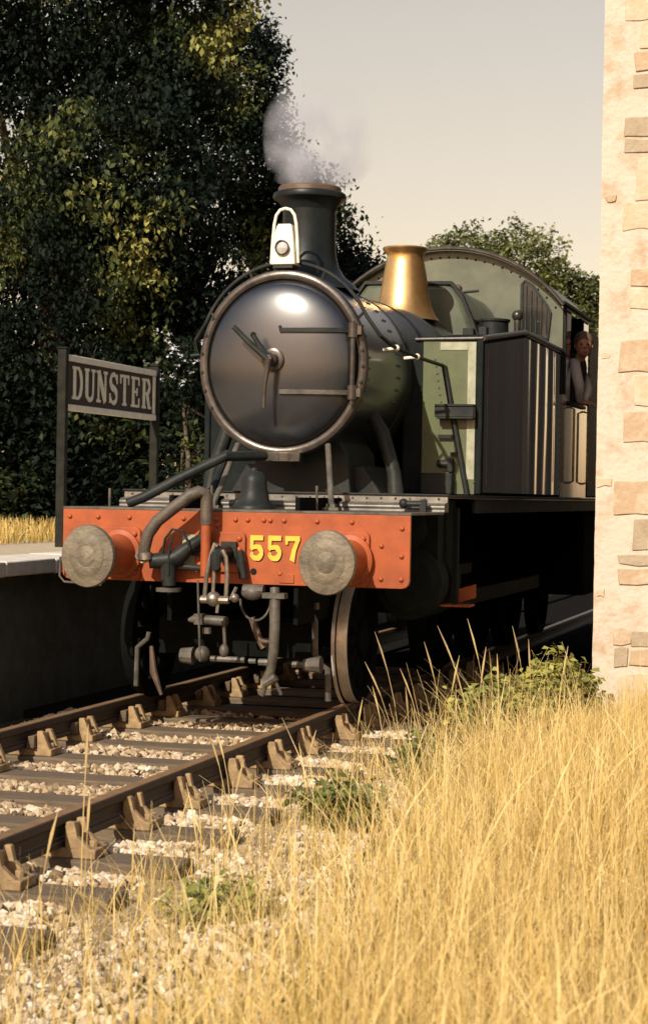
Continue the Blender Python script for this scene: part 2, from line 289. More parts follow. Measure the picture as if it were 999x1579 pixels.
for yy in (-0.085, 0.045): chair.prism([(0.045, 0.04), (0.17, 0.04), (0.10, 0.10), (0.085, 0.165), (0.045, 0.165)], yy, yy + 0.04)
chair.box(0.04, 0.065, -0.08, 0.08, 0.045, 0.15)
for yy in (-0.085, 0.045): chair.prism([(-0.09, 0.04), (-0.18, 0.04), (-0.15, 0.10), (-0.125, 0.155), (-0.09, 0.155)], yy, yy + 0.04)
chair.box(-0.115, -0.09, -0.08, 0.08, 0.045, 0.14)
chair.tube([(0.15, 0, 0.04), (0.15, 0, 0.075)], 0.022, 6); chair.tube([(-0.155, 0, 0.04), (-0.155, 0, 0.075)], 0.022, 6)
key = MB(); key.prism([(-0.035, 0.05), (-0.088, 0.05), (-0.088, 0.13), (-0.045, 0.125)], -0.13, 0.12)
proto = None
for i, y in enumerate(slp):
    if proto is None:
        proto = s = mb.build('sleeper', M['wood'], track, bevel=0.012); c0 = chair.build('rail_chair', M['rust'], s, bevel=0.006); k0_ = key.build('wooden_key', M['wood'], s, bevel=0.004)
        c0.location = (RX[0] + 0.28, 0, 0); k0_.location = c0.location; pc, pk = c0, k0_
        kids = [(c0, 0), (k0_, 0)]
    else:
        s = proto.copy(); COL.objects.link(s); s.parent = track
        for src in (pc, pk):
            c = src.copy(); COL.objects.link(c); c.parent = s; c.location = (RX[0] + 0.28, 0, 0)
    for src in (pc, pk):
        c = src.copy(); COL.objects.link(c); c.parent = s; c.location = (RX[1] + 0.28, 0, 0); c.rotation_euler = (0, 0, math.pi)
    s.location = Vector((-0.28 + random.uniform(-0.03, 0.03), y + random.uniform(-0.04, 0.04), -0.19)) - Vector(track.location); s.rotation_euler = (0, 0, random.uniform(-0.02, 0.02))
mb = MB(); mb.box(-2.31, 2.03, 1.7, 26, -0.4, -0.238); tag(mb.build('painted_shade_sheet', M['ground_shade']), kind='structure')  # dark sheet paints shade on the ground under and beside the engine
# ---------------- the platform
mb = MB(); mb.box(-9.0, -2.32, -11, 40, -0.4, 0.89); pf = tag(mb.build('platform', [M['platform']]), kind='structure')
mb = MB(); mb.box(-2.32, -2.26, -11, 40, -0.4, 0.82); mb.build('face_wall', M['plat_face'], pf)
src = None
for i in range(34):
    y = -10 + i * 0.92
    if src is None:
        mb = MB(); mb.box(-0.33, 0.33, 0.006, 0.914, -0.05, 0.065); src = mb.build('edging_stone', M['edge'], pf, bevel=0.012); src.location = (-2.44, y, 0.875)
    else: copies(src, [((-2.44 + random.uniform(-0.01, 0.01), y, 0.875 + random.uniform(-0.004, 0.004)), (0, 0, 0))], pf)

# ================================================================== GRASS
def blades(N, xf, hr, wr, lean, nseg=3, tmu=0.6, tsd=0.22, hs=None):
    """xf: (N,3) roots"""
    N = len(xf); h = hr[0] + (hr[1] - hr[0]) * rng.random(N); a = rng.uniform(0, 6.283, N); ln = lean * rng.random(N) ** 1.3
    if hs is not None: h = h * hs(xf[:, 0], xf[:, 1])
    dx, dy = np.cos(a), np.sin(a); w = rng.uniform(*wr, N); face = rng.uniform(0, 3.1416, N)
    px, py = np.cos(face), np.sin(face); V = np.zeros((N, (nseg + 1) * 2, 3))
    sh_ = rng.random(N) < 0.22
    for k in range(nseg + 1):
        t = k / nseg; off = h * np.sin(ln) * (t ** 1.8); zz = h * t * (1 - 0.35 * t * (1 - np.cos(ln)))
        zz = h * (t * np.cos(ln * t * 0.8)); ww = w * (1 - 0.75 * t) / 2
        if k == nseg - 1: ww = np.where(sh_, ww * 2.6, ww)
        c = np.stack([xf[:, 0] + dx * off, xf[:, 1] + dy * off, xf[:, 2] + zz], -1); p = np.stack([px * ww, py * ww, 0 * ww], -1)
        V[:, 2 * k] = c - p; V[:, 2 * k + 1] = c + p
    b = (np.arange(N) * (nseg + 1) * 2)[:, None]
    F = np.concatenate([b + np.array([[2 * k, 2 * k + 1, 2 * k + 3, 2 * k + 2]]) for k in range(nseg)], 0)
    pv_ = 0.5 * np.sin(xf[:, 0] * 4.3 + 2 * np.sin(xf[:, 1] * 3.1)) * np.sin(xf[:, 1] * 5.2 + xf[:, 0] * 2.2) + 0.5 * np.sin(xf[:, 0] * 9.7 + xf[:, 1] * 7.9)
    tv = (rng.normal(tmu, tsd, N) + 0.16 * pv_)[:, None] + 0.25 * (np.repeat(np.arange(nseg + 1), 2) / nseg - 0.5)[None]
    return V.reshape(-1, 3), F, tv.ravel()
def edge_x(y):   # where the dry grass begins beside the ballast
    return np.interp(y, [-9, -6.6, -5.8, -4.9, -3.2, -1.0, 0.5, 1.8, 6], [1.9, 1.85, 1.95, 1.95, 1.72, 1.46, 1.35, 1.35, 1.5])
def roots(N, xr, yr, soft=0.35, zoff=0.0):
    x = rng.uniform(*xr, N); y = rng.uniform(*yr, N)
    pn = 0.5 + 0.5 * np.sin(x * 3.1 + 1.7 * np.sin(y * 2.3)) * np.sin(y * 2.7 + 1.1 * np.sin(x * 1.9))
    k = rng.random(N) < np.clip((x - edge_x(y)) / soft, 0, 1) * (0.30 + 0.70 * pn); x, y = x[k], y[k]
    return np.stack([x, y, gz(x, y) + zoff], -1)
parts = []
def low(x, y): return 1 - 0.55 * np.clip((y + 1.2) / 1.2, 0, 1) * np.clip((2.9 - x) / 0.8, 0, 1)
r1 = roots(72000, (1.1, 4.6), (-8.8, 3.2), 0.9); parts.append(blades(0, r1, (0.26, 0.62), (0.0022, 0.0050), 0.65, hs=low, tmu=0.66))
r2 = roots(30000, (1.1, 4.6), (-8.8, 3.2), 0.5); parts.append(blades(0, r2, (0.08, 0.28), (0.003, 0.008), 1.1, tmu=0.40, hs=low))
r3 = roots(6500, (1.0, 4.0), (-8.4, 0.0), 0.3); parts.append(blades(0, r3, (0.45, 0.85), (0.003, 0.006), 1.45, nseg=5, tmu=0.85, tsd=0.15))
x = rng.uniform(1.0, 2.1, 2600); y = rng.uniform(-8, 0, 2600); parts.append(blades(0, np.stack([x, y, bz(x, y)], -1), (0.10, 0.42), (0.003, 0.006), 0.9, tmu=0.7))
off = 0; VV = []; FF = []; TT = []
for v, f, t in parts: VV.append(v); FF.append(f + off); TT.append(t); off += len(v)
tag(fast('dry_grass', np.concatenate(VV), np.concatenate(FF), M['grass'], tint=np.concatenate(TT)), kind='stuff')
x = rng.uniform(-6.6, -4.75, 6000); y = rng.uniform(3.5, 14, 6000); v, f, t = blades(0, np.stack([x, y, np.full(6000, 0.885)], -1), (0.10, 0.30), (0.006, 0.014), 0.8, tmu=0.5)
tag(fast('platform_grass', v, f, M['grass'], tint=t), kind='stuff')
# tall seed-headed stalks, one by one
STK = [(1.20, -0.2, 0.78), (1.25, -0.5, 0.62), (1.33, -0.1, 0.55), (1.42, 0.1, 0.72), (1.50, -0.3, 0.66), (1.58, 0.2, 0.82), (1.66, -0.1, 0.70), (1.38, -0.7, 0.5), (1.72, 0.4, 0.62), (1.62, 0.6, 0.85), (1.85, 0.9, 0.7), (1.95, 1.4, 0.62), (1.15, -1.2, 0.42), (1.78, 1.2, 0.78), (1.28, -0.9, 0.5), (1.10, -2.1, 0.35), (1.05, -3.2, 0.42), (0.92, -4.75, 0.62), (1.12, -5.2, 0.45), (1.3, -4.0, 0.45), (0.86, -2.6, 0.33), (1.22, -5.9, 0.5)]
for i, (x, y, h) in enumerate(STK):
    z = float(gz(x, y)) if x > 1.3 else float(bz(np.array(x), np.array(y))); h += 0.12
    ln = (random.uniform(-0.28, 0.16), random.uniform(-0.1, 0.1)); pts = [(x + ln[0] * h * t * t, y + ln[1] * h * t * t, z + h * t) for t in (0, 0.25, 0.5, 0.72, 0.86, 1.0)]
    mb = MB(); mb.tube(pts[:4], [0.0035, 0.003, 0.0025, 0.002], 5); o = mb.build('grass_stalk', M['stalk'])
    hd = MB(); hd.tube(pts[3:] , [0.003, 0.0065, 0.001], 5); hh = hd.build('seed_head', M['stalk'], o)
    for q in (o, hh):
        a = q.data.attributes.new('tint', 'FLOAT', 'POINT'); a.data.foreach_set('value', [random.uniform(0.3, 1.0)] * len(q.data.vertices))
    tag(o, 'tall dry grass stalk with a thin seed head rising beside the track', 'grass stalk', 'tall grass stalks beside the track')
# ================================================================== PLANTS
def leaf_cloud(cent, nper, spread, size, droop, tints, elong=1.8, up=0.35):
    """cent (C,3): leaf sprays; each leaf a folded rhombus of two triangles"""
    C = len(cent); N = C * nper; c = np.repeat(cent, nper, 0) + rng.normal(0, 1, (N, 3)) * np.asarray(spread)
    s = size * rng.uniform(0.6, 1.3, N); a = rng.uniform(0, 6.283, N); el = rng.normal(-droop, 0.45, N)
    d = np.stack([np.cos(a) * np.cos(el), np.sin(a) * np.cos(el), np.sin(el)], -1)
    n = np.stack([rng.normal(0, 0.6, N), rng.normal(0, 0.6, N) - 0.25, np.full(N, 1.0)], -1); sd = np.cross(d, n); sd /= np.linalg.norm(sd, axis=1, keepdims=True) + 1e-9
    nn = np.cross(sd, d); L = (s * elong)[:, None]; Wd = (s * 0.5)[:, None]
    p0 = c - d * L * 0.5; p2 = c + d * L * 0.5; p1 = c + sd * Wd + nn * Wd * up; p3 = c - sd * Wd + nn * Wd * up
    V = np.stack([p0, p1, p2, p3], 1).reshape(-1, 3); b = (np.arange(N) * 4)[:, None]
    F = np.concatenate([b + np.array([[0, 1, 2]]), b + np.array([[0, 2, 3]])])
    return V, F, np.repeat(np.clip(np.repeat(tints, nper) + rng.normal(0, 0.09, N), 0, 1), 4)
def pnoise(P, sc, seed=0): return np.array([noise.noise(Vector((p[0] * sc + seed, p[1] * sc, p[2] * sc))) for p in P])
def crown_centres(blobs, C, fill=0.45, ragged=0.25, seed=0):
    out = []; vol = np.array([b[3] * b[4] * b[5] for b in blobs]) ** 0.67; vol /= vol.sum()
    for b, w in zip(blobs, vol):
        n = int(C * w); d = rng.normal(0, 1, (n, 3)); d /= np.linalg.norm(d, axis=1, keepdims=True); r = fill + (1 - fill) * rng.random(n) ** 0.6
        r = r * (1 + ragged * pnoise(d * 2 + np.array(b[:3]), 1.6, seed)); out.append(np.array(b[:3]) + d * r[:, None] * np.array(b[3:6]))
    return np.concatenate(out)
def tree(name, label, base, blobs, C, nper, spread, size, droop, m, trunk_r, seed=0, patch=0.5, tbase=0.32, tamp=0.6, group=None, elong=1.8, limbs=9):
    root = thing(name, label, 'tree' if 'tree' in name else ('shrub' if 'shrub' in name else 'hedge'), base, group)
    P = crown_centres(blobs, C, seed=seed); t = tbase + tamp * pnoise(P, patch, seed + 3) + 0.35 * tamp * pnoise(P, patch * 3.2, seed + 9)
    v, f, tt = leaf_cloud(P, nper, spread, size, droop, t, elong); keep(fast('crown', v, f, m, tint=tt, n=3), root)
    top = max(blobs, key=lambda b: b[2] + b[5]); mb = MB(); bz_ = base[2]; H = top[2] - bz_
    ax = [(base[0] + (top[0] - base[0]) * t + 0.08 * math.sin(5 * t), base[1] + (top[1] - base[1]) * t, bz_ + H * t) for t in (0, 0.08, 0.25, 0.5, 0.75, 1)]
    mb.tube(ax, [trunk_r * 1.35, trunk_r, trunk_r * 0.9, trunk_r * 0.65, trunk_r * 0.4, trunk_r * 0.12], 10)
    tr = keep(mb.build('trunk', M['bark']), root)
    rnd = random.Random(seed); lb = MB()
    for i in range(limbs):
        b = rnd.choice(blobs); k = rnd.uniform(0.25, 0.8); p = Vector(ax[0]).lerp(Vector(ax[-1]), k); d = Vector((rnd.gauss(0, 1), rnd.gauss(0, 1), rnd.uniform(-0.2, 0.6))).normalized()
        q = Vector(b[:3]) + Vector((d.x * b[3], d.y * b[4], d.z * b[5])) * 0.75; mid = p.lerp(q, 0.5) + Vector((0, 0, 0.15 * (q - p).length * rnd.uniform(-0.6, 1)))
        lb.tube([p, mid, q], [trunk_r * 0.32, trunk_r * 0.2, trunk_r * 0.05], 6)
    keep(lb.build('limb', M['bark']), root)
    return root
# the dark mass on the left
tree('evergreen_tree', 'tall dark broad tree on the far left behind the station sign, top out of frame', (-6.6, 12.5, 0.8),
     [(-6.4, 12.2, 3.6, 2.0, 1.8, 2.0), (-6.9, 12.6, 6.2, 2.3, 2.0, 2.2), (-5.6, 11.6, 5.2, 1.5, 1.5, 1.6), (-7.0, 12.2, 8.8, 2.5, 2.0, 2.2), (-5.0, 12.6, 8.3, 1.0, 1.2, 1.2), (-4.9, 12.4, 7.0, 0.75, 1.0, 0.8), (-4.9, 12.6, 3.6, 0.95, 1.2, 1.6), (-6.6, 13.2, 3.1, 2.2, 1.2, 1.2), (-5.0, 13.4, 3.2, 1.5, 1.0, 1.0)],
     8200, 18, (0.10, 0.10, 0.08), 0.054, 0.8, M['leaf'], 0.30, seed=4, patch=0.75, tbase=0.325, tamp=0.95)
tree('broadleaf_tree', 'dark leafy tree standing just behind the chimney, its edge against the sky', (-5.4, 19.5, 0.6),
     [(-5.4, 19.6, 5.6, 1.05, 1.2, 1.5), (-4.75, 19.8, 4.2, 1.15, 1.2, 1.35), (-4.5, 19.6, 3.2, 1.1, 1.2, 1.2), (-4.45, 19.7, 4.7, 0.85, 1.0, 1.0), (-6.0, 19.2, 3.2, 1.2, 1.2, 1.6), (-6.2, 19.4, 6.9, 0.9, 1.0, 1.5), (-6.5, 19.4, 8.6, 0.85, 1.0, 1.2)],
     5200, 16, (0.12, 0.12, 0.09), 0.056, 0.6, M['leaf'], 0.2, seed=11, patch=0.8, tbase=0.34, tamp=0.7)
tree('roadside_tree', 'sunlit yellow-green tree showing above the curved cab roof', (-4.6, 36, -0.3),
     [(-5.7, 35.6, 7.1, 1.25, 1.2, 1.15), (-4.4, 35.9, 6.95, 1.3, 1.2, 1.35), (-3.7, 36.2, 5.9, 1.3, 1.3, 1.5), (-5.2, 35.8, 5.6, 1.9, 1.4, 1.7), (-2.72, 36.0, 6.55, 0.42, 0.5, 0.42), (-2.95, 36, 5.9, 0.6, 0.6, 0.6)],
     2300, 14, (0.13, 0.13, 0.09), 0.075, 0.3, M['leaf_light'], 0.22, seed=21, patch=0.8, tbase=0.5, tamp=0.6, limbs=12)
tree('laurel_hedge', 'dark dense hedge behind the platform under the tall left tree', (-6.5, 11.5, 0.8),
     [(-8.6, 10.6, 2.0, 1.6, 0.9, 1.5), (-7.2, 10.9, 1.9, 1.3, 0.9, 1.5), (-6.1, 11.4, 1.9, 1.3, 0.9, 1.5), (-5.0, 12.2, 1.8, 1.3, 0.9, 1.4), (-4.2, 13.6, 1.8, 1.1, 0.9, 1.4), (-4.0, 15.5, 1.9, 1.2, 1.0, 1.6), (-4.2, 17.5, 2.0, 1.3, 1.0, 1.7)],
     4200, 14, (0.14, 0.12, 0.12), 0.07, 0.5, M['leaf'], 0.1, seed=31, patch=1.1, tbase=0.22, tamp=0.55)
sh = tree('sky_fleck_shrub', 'dark shrub with pale flecks standing in for sky gaps between the sign and the smokebox', (-4.2, 10.6, 0.86),
     [(-4.15, 10.7, 3.0, 0.40, 0.4, 0.45), (-4.0, 11.0, 2.2, 0.55, 0.5, 0.8), (-3.8, 10.9, 1.6, 0.6, 0.5, 0.7)], 330, 12, (0.1, 0.1, 0.08), 0.05, 0.5, M['leaf'], 0.05, seed=41, patch=1.6, tbase=0.4, tamp=0.6, limbs=5)
P = np.array([(-4.15, 10.15, 3.18)]) + rng.normal(0, 1, (22, 3)) * np.array([0.16, 0.10, 0.16]); v, f, t = leaf_cloud(P, 6, (0.025, 0.02, 0.025), 0.038, 0.0, np.full(22, 0.5), 1.2)
keep(fast('sky_flecks', v, f, M['sky_fleck'], n=3), sh)  # pale flecks added in place of bright sky seen through leaves
def weed(name, label, base, n, R, H, size, seed, tb=0.5):
    root = thing(name, label, 'weed' if 'weed' in name else 'plant', base); rnd = random.Random(seed); P = []; st = MB()
    for i in range(n):
        a = rnd.uniform(0, 6.28); r = R * rnd.random() ** 0.6; h = H * rnd.uniform(0.5, 1.0) * (1 - 0.4 * r / R); q = (r * math.cos(a), r * math.sin(a), h)
        st.tube([(q[0] * 0.35, q[1] * 0.35, 0), (q[0] * 0.8, q[1] * 0.8, h * 0.6), q], 0.0035, 4)
        for k in range(5): P.append((q[0] * (0.6 + 0.1 * k), q[1] * (0.6 + 0.1 * k), h * (0.3 + 0.18 * k)))
    st.build('stem', M['stalk'], root); P = np.array(P)
    v, f, t = leaf_cloud(P, 5, (0.035, 0.035, 0.03), size, 0.15, tb + 0.5 * pnoise(P + np.array(base), 3.0, seed), 1.5); fast('leaves', v, f, M['weed'], parent=root, tint=t, n=3); return root
weed('bramble', 'yellow-green leafy bramble growing at the right of the engine before the stone wall', (1.62, 0.9, -0.15), 75, 0.36, 0.44, 0.05, 1, 0.78)
weed('bramble', 'leafy plant with reddish tips growing right against the corner of the stone wall', (1.86, 1.95, -0.12), 70, 0.30, 0.52, 0.05, 2, 0.74)
weed('weed_clump', 'round green weed at the edge of the ballast among straw grass', (1.42, -2.5, -0.22), 30, 0.24, 0.26, 0.035, 3, 0.55)
weed('weed_clump', 'low green weed on the ballast near the sleeper ends in the foreground', (1.50, -4.75, -0.26), 24, 0.26, 0.20, 0.032, 5, 0.5)
weed('weed_clump', 'dark green weed half hidden in the long grass behind the round one', (1.60, -1.3, -0.2), 24, 0.22, 0.34, 0.035, 6, 0.5)

# ================================================================== STONE WALL ON THE RIGHT
WY, WX = 2.5, 2.035
wall = thing('stone_building', 'sunlit corner of a pale mortared stone building at the right edge', 'building', (3.0, 2.8, -0.2))
mb = MB(); mb.box(WX + 0.03, 4.6, WY + 0.03, 13.5, -0.4, 6.6); keep(mb.build('wall_core', M['render']), wall)
V = []; F = []; nx_, nz_ = 46, 190
for i in range(nx_):
    for j in range(nz_):
        z = -0.4 + 7.0 * j / (nz_ - 1); t = max(0.0, (i - 4) / (nx_ - 5)); x = WX + 2.56 * t ** 1.6; y = WY
        if i < 5: x = WX + (0.0, 0.0, 0.004, 0.010, 0.022)[i]; y = WY + (0.30, 0.05, 0.022, 0.008, 0.002)[i]
        n1 = noise.noise(Vector((x * 4, y * 4, z * 4))); n2 = noise.noise(Vector((x * 15, y * 15 + 5, z * 15)))
        V.append((x + (0.004 * n1 + 0.003 * n2) * (1 if i < 6 else 0), y - (0.006 * n1 + 0.0035 * n2), z))
for i in range(nx_ - 1):
    for j in range(nz_ - 1): F.append((i * nz_ + j, (i + 1) * nz_ + j, (i + 1) * nz_ + j + 1, i * nz_ + j + 1))
mb = MB(); mb.add(V, F); keep(mb.build('mortared_face', M['render'], ang=80), wall)
mb = MB(); mb.box(WX - 0.012, WX + 0.02, WY + 0.25, 13.51, -0.4, 6.6); keep(mb.build('side_wall', M['side_stone'], bevel=0.005), wall)  # unseen side, lengthened and coloured dark for the tank's reflection
def pxw(x): return WX + (x - 925.5) * 0.00479      # photo column -> metres along this wall
def pzw(y): return 1.48 + (768 - y) * 0.00492
ST = [(955, 1003, -90, -34, 0), (958, 1012, -28, 32, 1), (984, 1040, 38, 76, 1), (975, 1035, 80, 112, 0), (976, 1035, 117, 138, 2), (962, 1030, 182, 212, 2), (962, 1026, 216, 236, 2), (982, 1040, 242, 308, 1), (960, 1020, 313, 354, 1), (976, 1040, 412, 440, 0), (974, 1040, 444, 474, 1), (961, 1016, 522, 572, 0), (984, 1040, 578, 622, 1), (970, 1030, 630, 680, 0), (957, 1024, 736, 790, 0), (986, 1040, 796, 843, 2), (965, 1026, 850, 868, 2), (965, 1026, 872, 896, 0), (961, 985, 966, 990, 0), (988, 1040, 966, 992, 2), (962, 982, 995, 1024, 2), (986, 1040, 996, 1022, 0), (968, 1040, 1034, 1075, 1), (930, 952, 735, 748, 1), (932, 948, 540, 552, 1), (934, 950, 300, 311, 0), (931, 946, 905, 916, 1)]
for (x0, x1, y0, y1, k) in ST:
    mb = MB(); a0, a1, b0, b1 = pxw(x0), pxw(x1), pzw(y1), pzw(y0); j = lambda: random.uniform(-0.014, 0.014)
    pl = [(a0 + j(), b0 + j()), ((a0 + a1) / 2, b0 + j()), (a1 + j(), b0 + j()), (a1 + j(), b1 + j()), ((a0 + a1) / 2, b1 + j()), (a0 + j(), b1 + j())]
    mb.prism(pl, WY - (0.007 if k == 1 else 0.010) - random.random() * 0.004, WY + 0.1); keep(mb.build('stone', M['stone%d' % (k + 1)], bevel=0.006), wall)
mm = MB()
for zc in range(16):
    for xc in range(4):
        a0 = 2.72 + xc * 0.47 + (0.2 if zc % 2 else 0); b0 = -0.3 + zc * 0.42; st = MB(); w = random.uniform(0.36, 0.44); h = random.uniform(0.28, 0.37)
        if a0 + w > 4.58: continue
        st.box(a0, a0 + w, WY - 0.012, WY + 0.05, b0, b0 + h); keep(st.build('stone', M['stone%d' % random.choice((1, 2, 3))], bevel=0.006), wall)

# ================================================================== STATION SIGN
sg = thing('station_sign', 'brown station name board reading DUNSTER on two posts', 'sign', (-4.0, 7.75, 0.86))
SY0, SY1, SZ0, SZ1, SXX = 6.47, 9.07, 2.33, 2.87, -4.0
def sbox(name, m, *a, bevel=0.006):
    b = MB(); b.box(*a); return keep(b.build(name, m, bevel=bevel), sg)
sbox('board', M['sign'], SXX - 0.03, SXX, SY0, SY1, SZ0, SZ1)
for z in (SZ0 - 0.02, SZ1 - 0.045): sbox('frame_rail', M['sign_white'], SXX - 0.035, SXX + 0.03, SY0, SY1, z, z + 0.065)
for y in (SY1 - 0.06,): sbox('frame_rail', M['sign_white'], SXX - 0.033, SXX + 0.022, y, y + 0.055, SZ0 + 0.046, SZ1 - 0.046)
for y in (SY0 - 0.10, SY1 + 0.0):
    b = MB(); b.box(SXX - 0.05, SXX + 0.045, y, y + 0.08, 0.86, SZ1 + 0.07); b.box(SXX - 0.06, SXX + 0.055, y - 0.01, y + 0.09, SZ1 + 0.071, SZ1 + 0.09)
    keep(b.build('post', M['sign_post'], bevel=0.008), sg)
def letter(ch, y0, w, h, zb):
    b = MB(); k = [0]
    def P(u, v, d): return (SXX + 0.0012 + d, y0 + u * w, zb + v * h)
    def S(pts, wd): k[0] += 1; ribbon(b, pts, wd, P, 0.0, 0.007 + 0.0004 * k[0])
    st, th = 0.25, 0.085         # stem and thin weights in units of the letter's width / height
    def H(u0, u1, v, t=th):   # slab
        S([(u0, v), (u1, v)], t)
    if ch == 'D': S([(0.22, 0.04), (0.22, 0.96)], st); H(0.0, 0.5, 0.043); H(0.0, 0.5, 0.957); S([(0.45, 0.957)] + arc(0.5, 0.5, 0.36, 0.457, 90, -90, 16)[0:] + [(0.45, 0.043)], [0.08] * 2 + [0.12] * 3 + [0.2] * 9 + [0.12] * 3 + [0.08] * 2)
    if ch == 'U': S([(0.2, 0.96)] + [(0.2, 0.5)] + arc(0.5, 0.26, 0.30, 0.22, 180, 360, 14) + [(0.82, 0.5), (0.82, 0.96)], [st, st] + [st] * 3 + [0.14] * 10 + [0.12] * 4); H(0.0, 0.42, 0.957); H(0.64, 1.0, 0.957)
    if ch == 'N': S([(0.16, 0.04), (0.16, 0.96)], 0.13); S([(0.18, 0.95), (0.82, 0.05)], 0.26); S([(0.84, 0.04), (0.84, 0.96)], 0.13); H(-0.02, 0.36, 0.043); H(-0.02, 0.3, 0.957); H(0.66, 1.02, 0.957)
    if ch == 'S':
        c = arc(0.5, 0.735, 0.31, 0.22, 15, 250, 14) + [(0.55, 0.5)] + arc(0.5, 0.265, 0.32, 0.22, 60, -170, 14); S(c, [0.10] * 4 + [0.15] * 6 + [0.22] * 9 + [0.15] * 7 + [0.10] * (len(c) - 26)); S([(0.85, 0.66), (0.85, 0.97)], 0.09); S([(0.13, 0.03), (0.13, 0.34)], 0.09)
    if ch == 'T': S([(0.5, 0.04), (0.5, 0.96)], st); H(0.28, 0.72, 0.043); H(0.0, 1.0, 0.955, 0.09); S([(0.05, 0.99), (0.05, 0.70)], 0.09); S([(0.95, 0.99), (0.95, 0.70)], 0.09)
    if ch == 'E': S([(0.24, 0.04), (0.24, 0.96)], st); H(0.0, 0.92, 0.043); H(0.0, 0.9, 0.957); H(0.3, 0.66, 0.51, 0.08); S([(0.88, 0.99), (0.88, 0.72)], 0.09); S([(0.9, 0.01), (0.9, 0.30)], 0.09); S([(0.66, 0.38), (0.66, 0.64)], 0.08)
    if ch == 'R':
        S([(0.22, 0.04), (0.22, 0.96)], st); H(0.0, 0.44, 0.043); H(0.0, 0.5, 0.957); c = [(0.4, 0.957)] + arc(0.5, 0.735, 0.32, 0.222, 90, -90, 12) + [(0.35, 0.515)]; S(c, [0.08] * 3 + [0.19] * 9 + [0.08] * (len(c) - 12)); S([(0.55, 0.51), (0.80, 0.06)], 0.22); H(0.74, 1.02, 0.043)
    keep(b.build('letter', M['sign_white'], flat=True), sg)
lw = 0.285
for i, ch in enumerate('DUNSTER'):
    letter(ch, SY0 + 0.165 + i * 0.338, lw - (0.02 if ch in 'TE' else 0), 0.345, SZ0 + 0.105)

# ================================================================== LOCOMOTIVE
loco = thing('steam_locomotive', 'black and green tank steam locomotive with orange-red buffer beam and brass bonnet', 'steam locomotive', (0, 0, 0))
CXL, CZ, SX = -0.03, 2.417, 0.932
# rivets
rv = MB(); rv.lathe([(0.0175, 0.0), (0.016, 0.008), (0.010, 0.014), (0.0001, 0.016)], (0, 0, 0), 'Z', 8, 1, 0, False); RV = None
def rivet(parent, x, y, z, m='orange', s=1.0, d=(0, -1, 0)):
    global RVS
    if m not in RVS: o = rv.build('rivet', M[m], parent); RVS[m] = o
    else: o = RVS[m].copy(); COL.objects.link(o); o.parent = parent
    o.location = (x, y, z); o.rotation_euler = rot_align(d); o.scale = (s, s, s); return o
RVS = {}
def rivet_line(name, parent, pts, m, r=0.011, n=(0, -1, 0)):
    b = MB(); nn = None if n == 'R' else Vector(n)
    for p in pts:
        q = nn if n != 'R' else Vector(((p[0] - CXL) / SX ** 2, 0, p[2] - CZ)).normalized(); b.tube([Vector(p), Vector(p) + q * r * 0.5, Vector(p) + q * r * 0.85], [r, r * 0.8, r * 0.3], 7)
    return tag(b.build(name, M[m], parent), kind='stuff')
# --- buffer beam
mb = MB(); c = 0.05
pl = [(-1.225, 1.355), (-1.225, 0.93)] + [(-1.175 - 0.05 * math.cos(math.radians(a)), 0.93 - 0.05 * math.sin(math.radians(a))) for a in (30, 60, 90)] + [(1.14, 0.88)] + [(1.14 + 0.05 * math.sin(math.radians(a)), 0.93 - 0.05 * math.cos(math.radians(a))) for a in (30, 60, 90)] + [(1.19, 1.355)]
mb.prism(pl, 0, 0.03); beam = mb.build('buffer_beam', M['orange'], loco, bevel=0.003)
for x in (-1.175, -0.97, -0.745, -0.36, -0.13, 0.005, 0.09, 0.20, 0.245, 0.34, 0.565, 0.80): rivet(beam, x, 0, 1.305)
for z in (1.27, 1.09, 0.94): rivet(beam, 1.135, 0, z)
for z in (1.155, 0.94): rivet(beam, 1.0, 0, z)
for x, z in ((-0.60, 1.19), (-0.12, 1.265), (-0.36, 0.95), (0.32, 0.955)): rivet(beam, x, 0, z)
def rrect(x0, x1, z0, z1, r=0.035):
    return [(x0 + r - r * math.cos(t), z0 + r - r * math.sin(t)) for t in (0, .52, 1.05, 1.57)] + [(x1 - r + r * math.sin(t), z0 + r - r * math.cos(t)) for t in (0, .52, 1.05, 1.57)] + [(x1 - r + r * math.cos(t), z1 - r + r * math.sin(t)) for t in (0, .52, 1.05, 1.57)] + [(x0 + r - r * math.sin(t), z1 - r + r * math.cos(t)) for t in (0, .52, 1.05, 1.57)]
for (x0, x1, z0, z1) in ((0.60, 0.925, 0.885, 1.245), (-0.99, -0.655, 0.885, 1.24), (-0.27, 0.082, 0.955, 1.225)):
    mb = MB(); mb.prism(rrect(x0, x1, z0, z1), -0.026, -0.0005); p = mb.build('mounting_plate', M['orange'], beam, bevel=0.006)
    for x, z in ((x0 + 0.04, z1 - 0.04), (x1 - 0.04, z1 - 0.045), (x1 - 0.04, (z0 + z1) / 2 + 0.02), (x1 - 0.04, z0 + 0.05), (x0 + 0.04, z0 + 0.05)): rivet(beam, x, -0.026, z, s=1.15)
mb = MB(); mb.lathe([(0.022, -0.004), (0.022, 0.0)], (0.135, 0, 0.965), 'Y', 14); mb.build('bolt_hole', M['frame_black'], beam)
mb = MB(); mb.box(0.315, 0.415, -0.008, -0.0005, 0.895, 0.955); mb.build('small_plate', M['orange'], beam, bevel=0.003)
mb = MB(); mb.tube([(-1.215, -0.06, 1.03), (-1.218, -0.06, 0.90), (-1.185, -0.06, 0.862), (-0.92, -0.05, 0.848)], 0.008, 8); mb.build('beam_edge_highlight', M['dusty'], loco)  # thin pale rod stands in for the lit lower edge of the beam
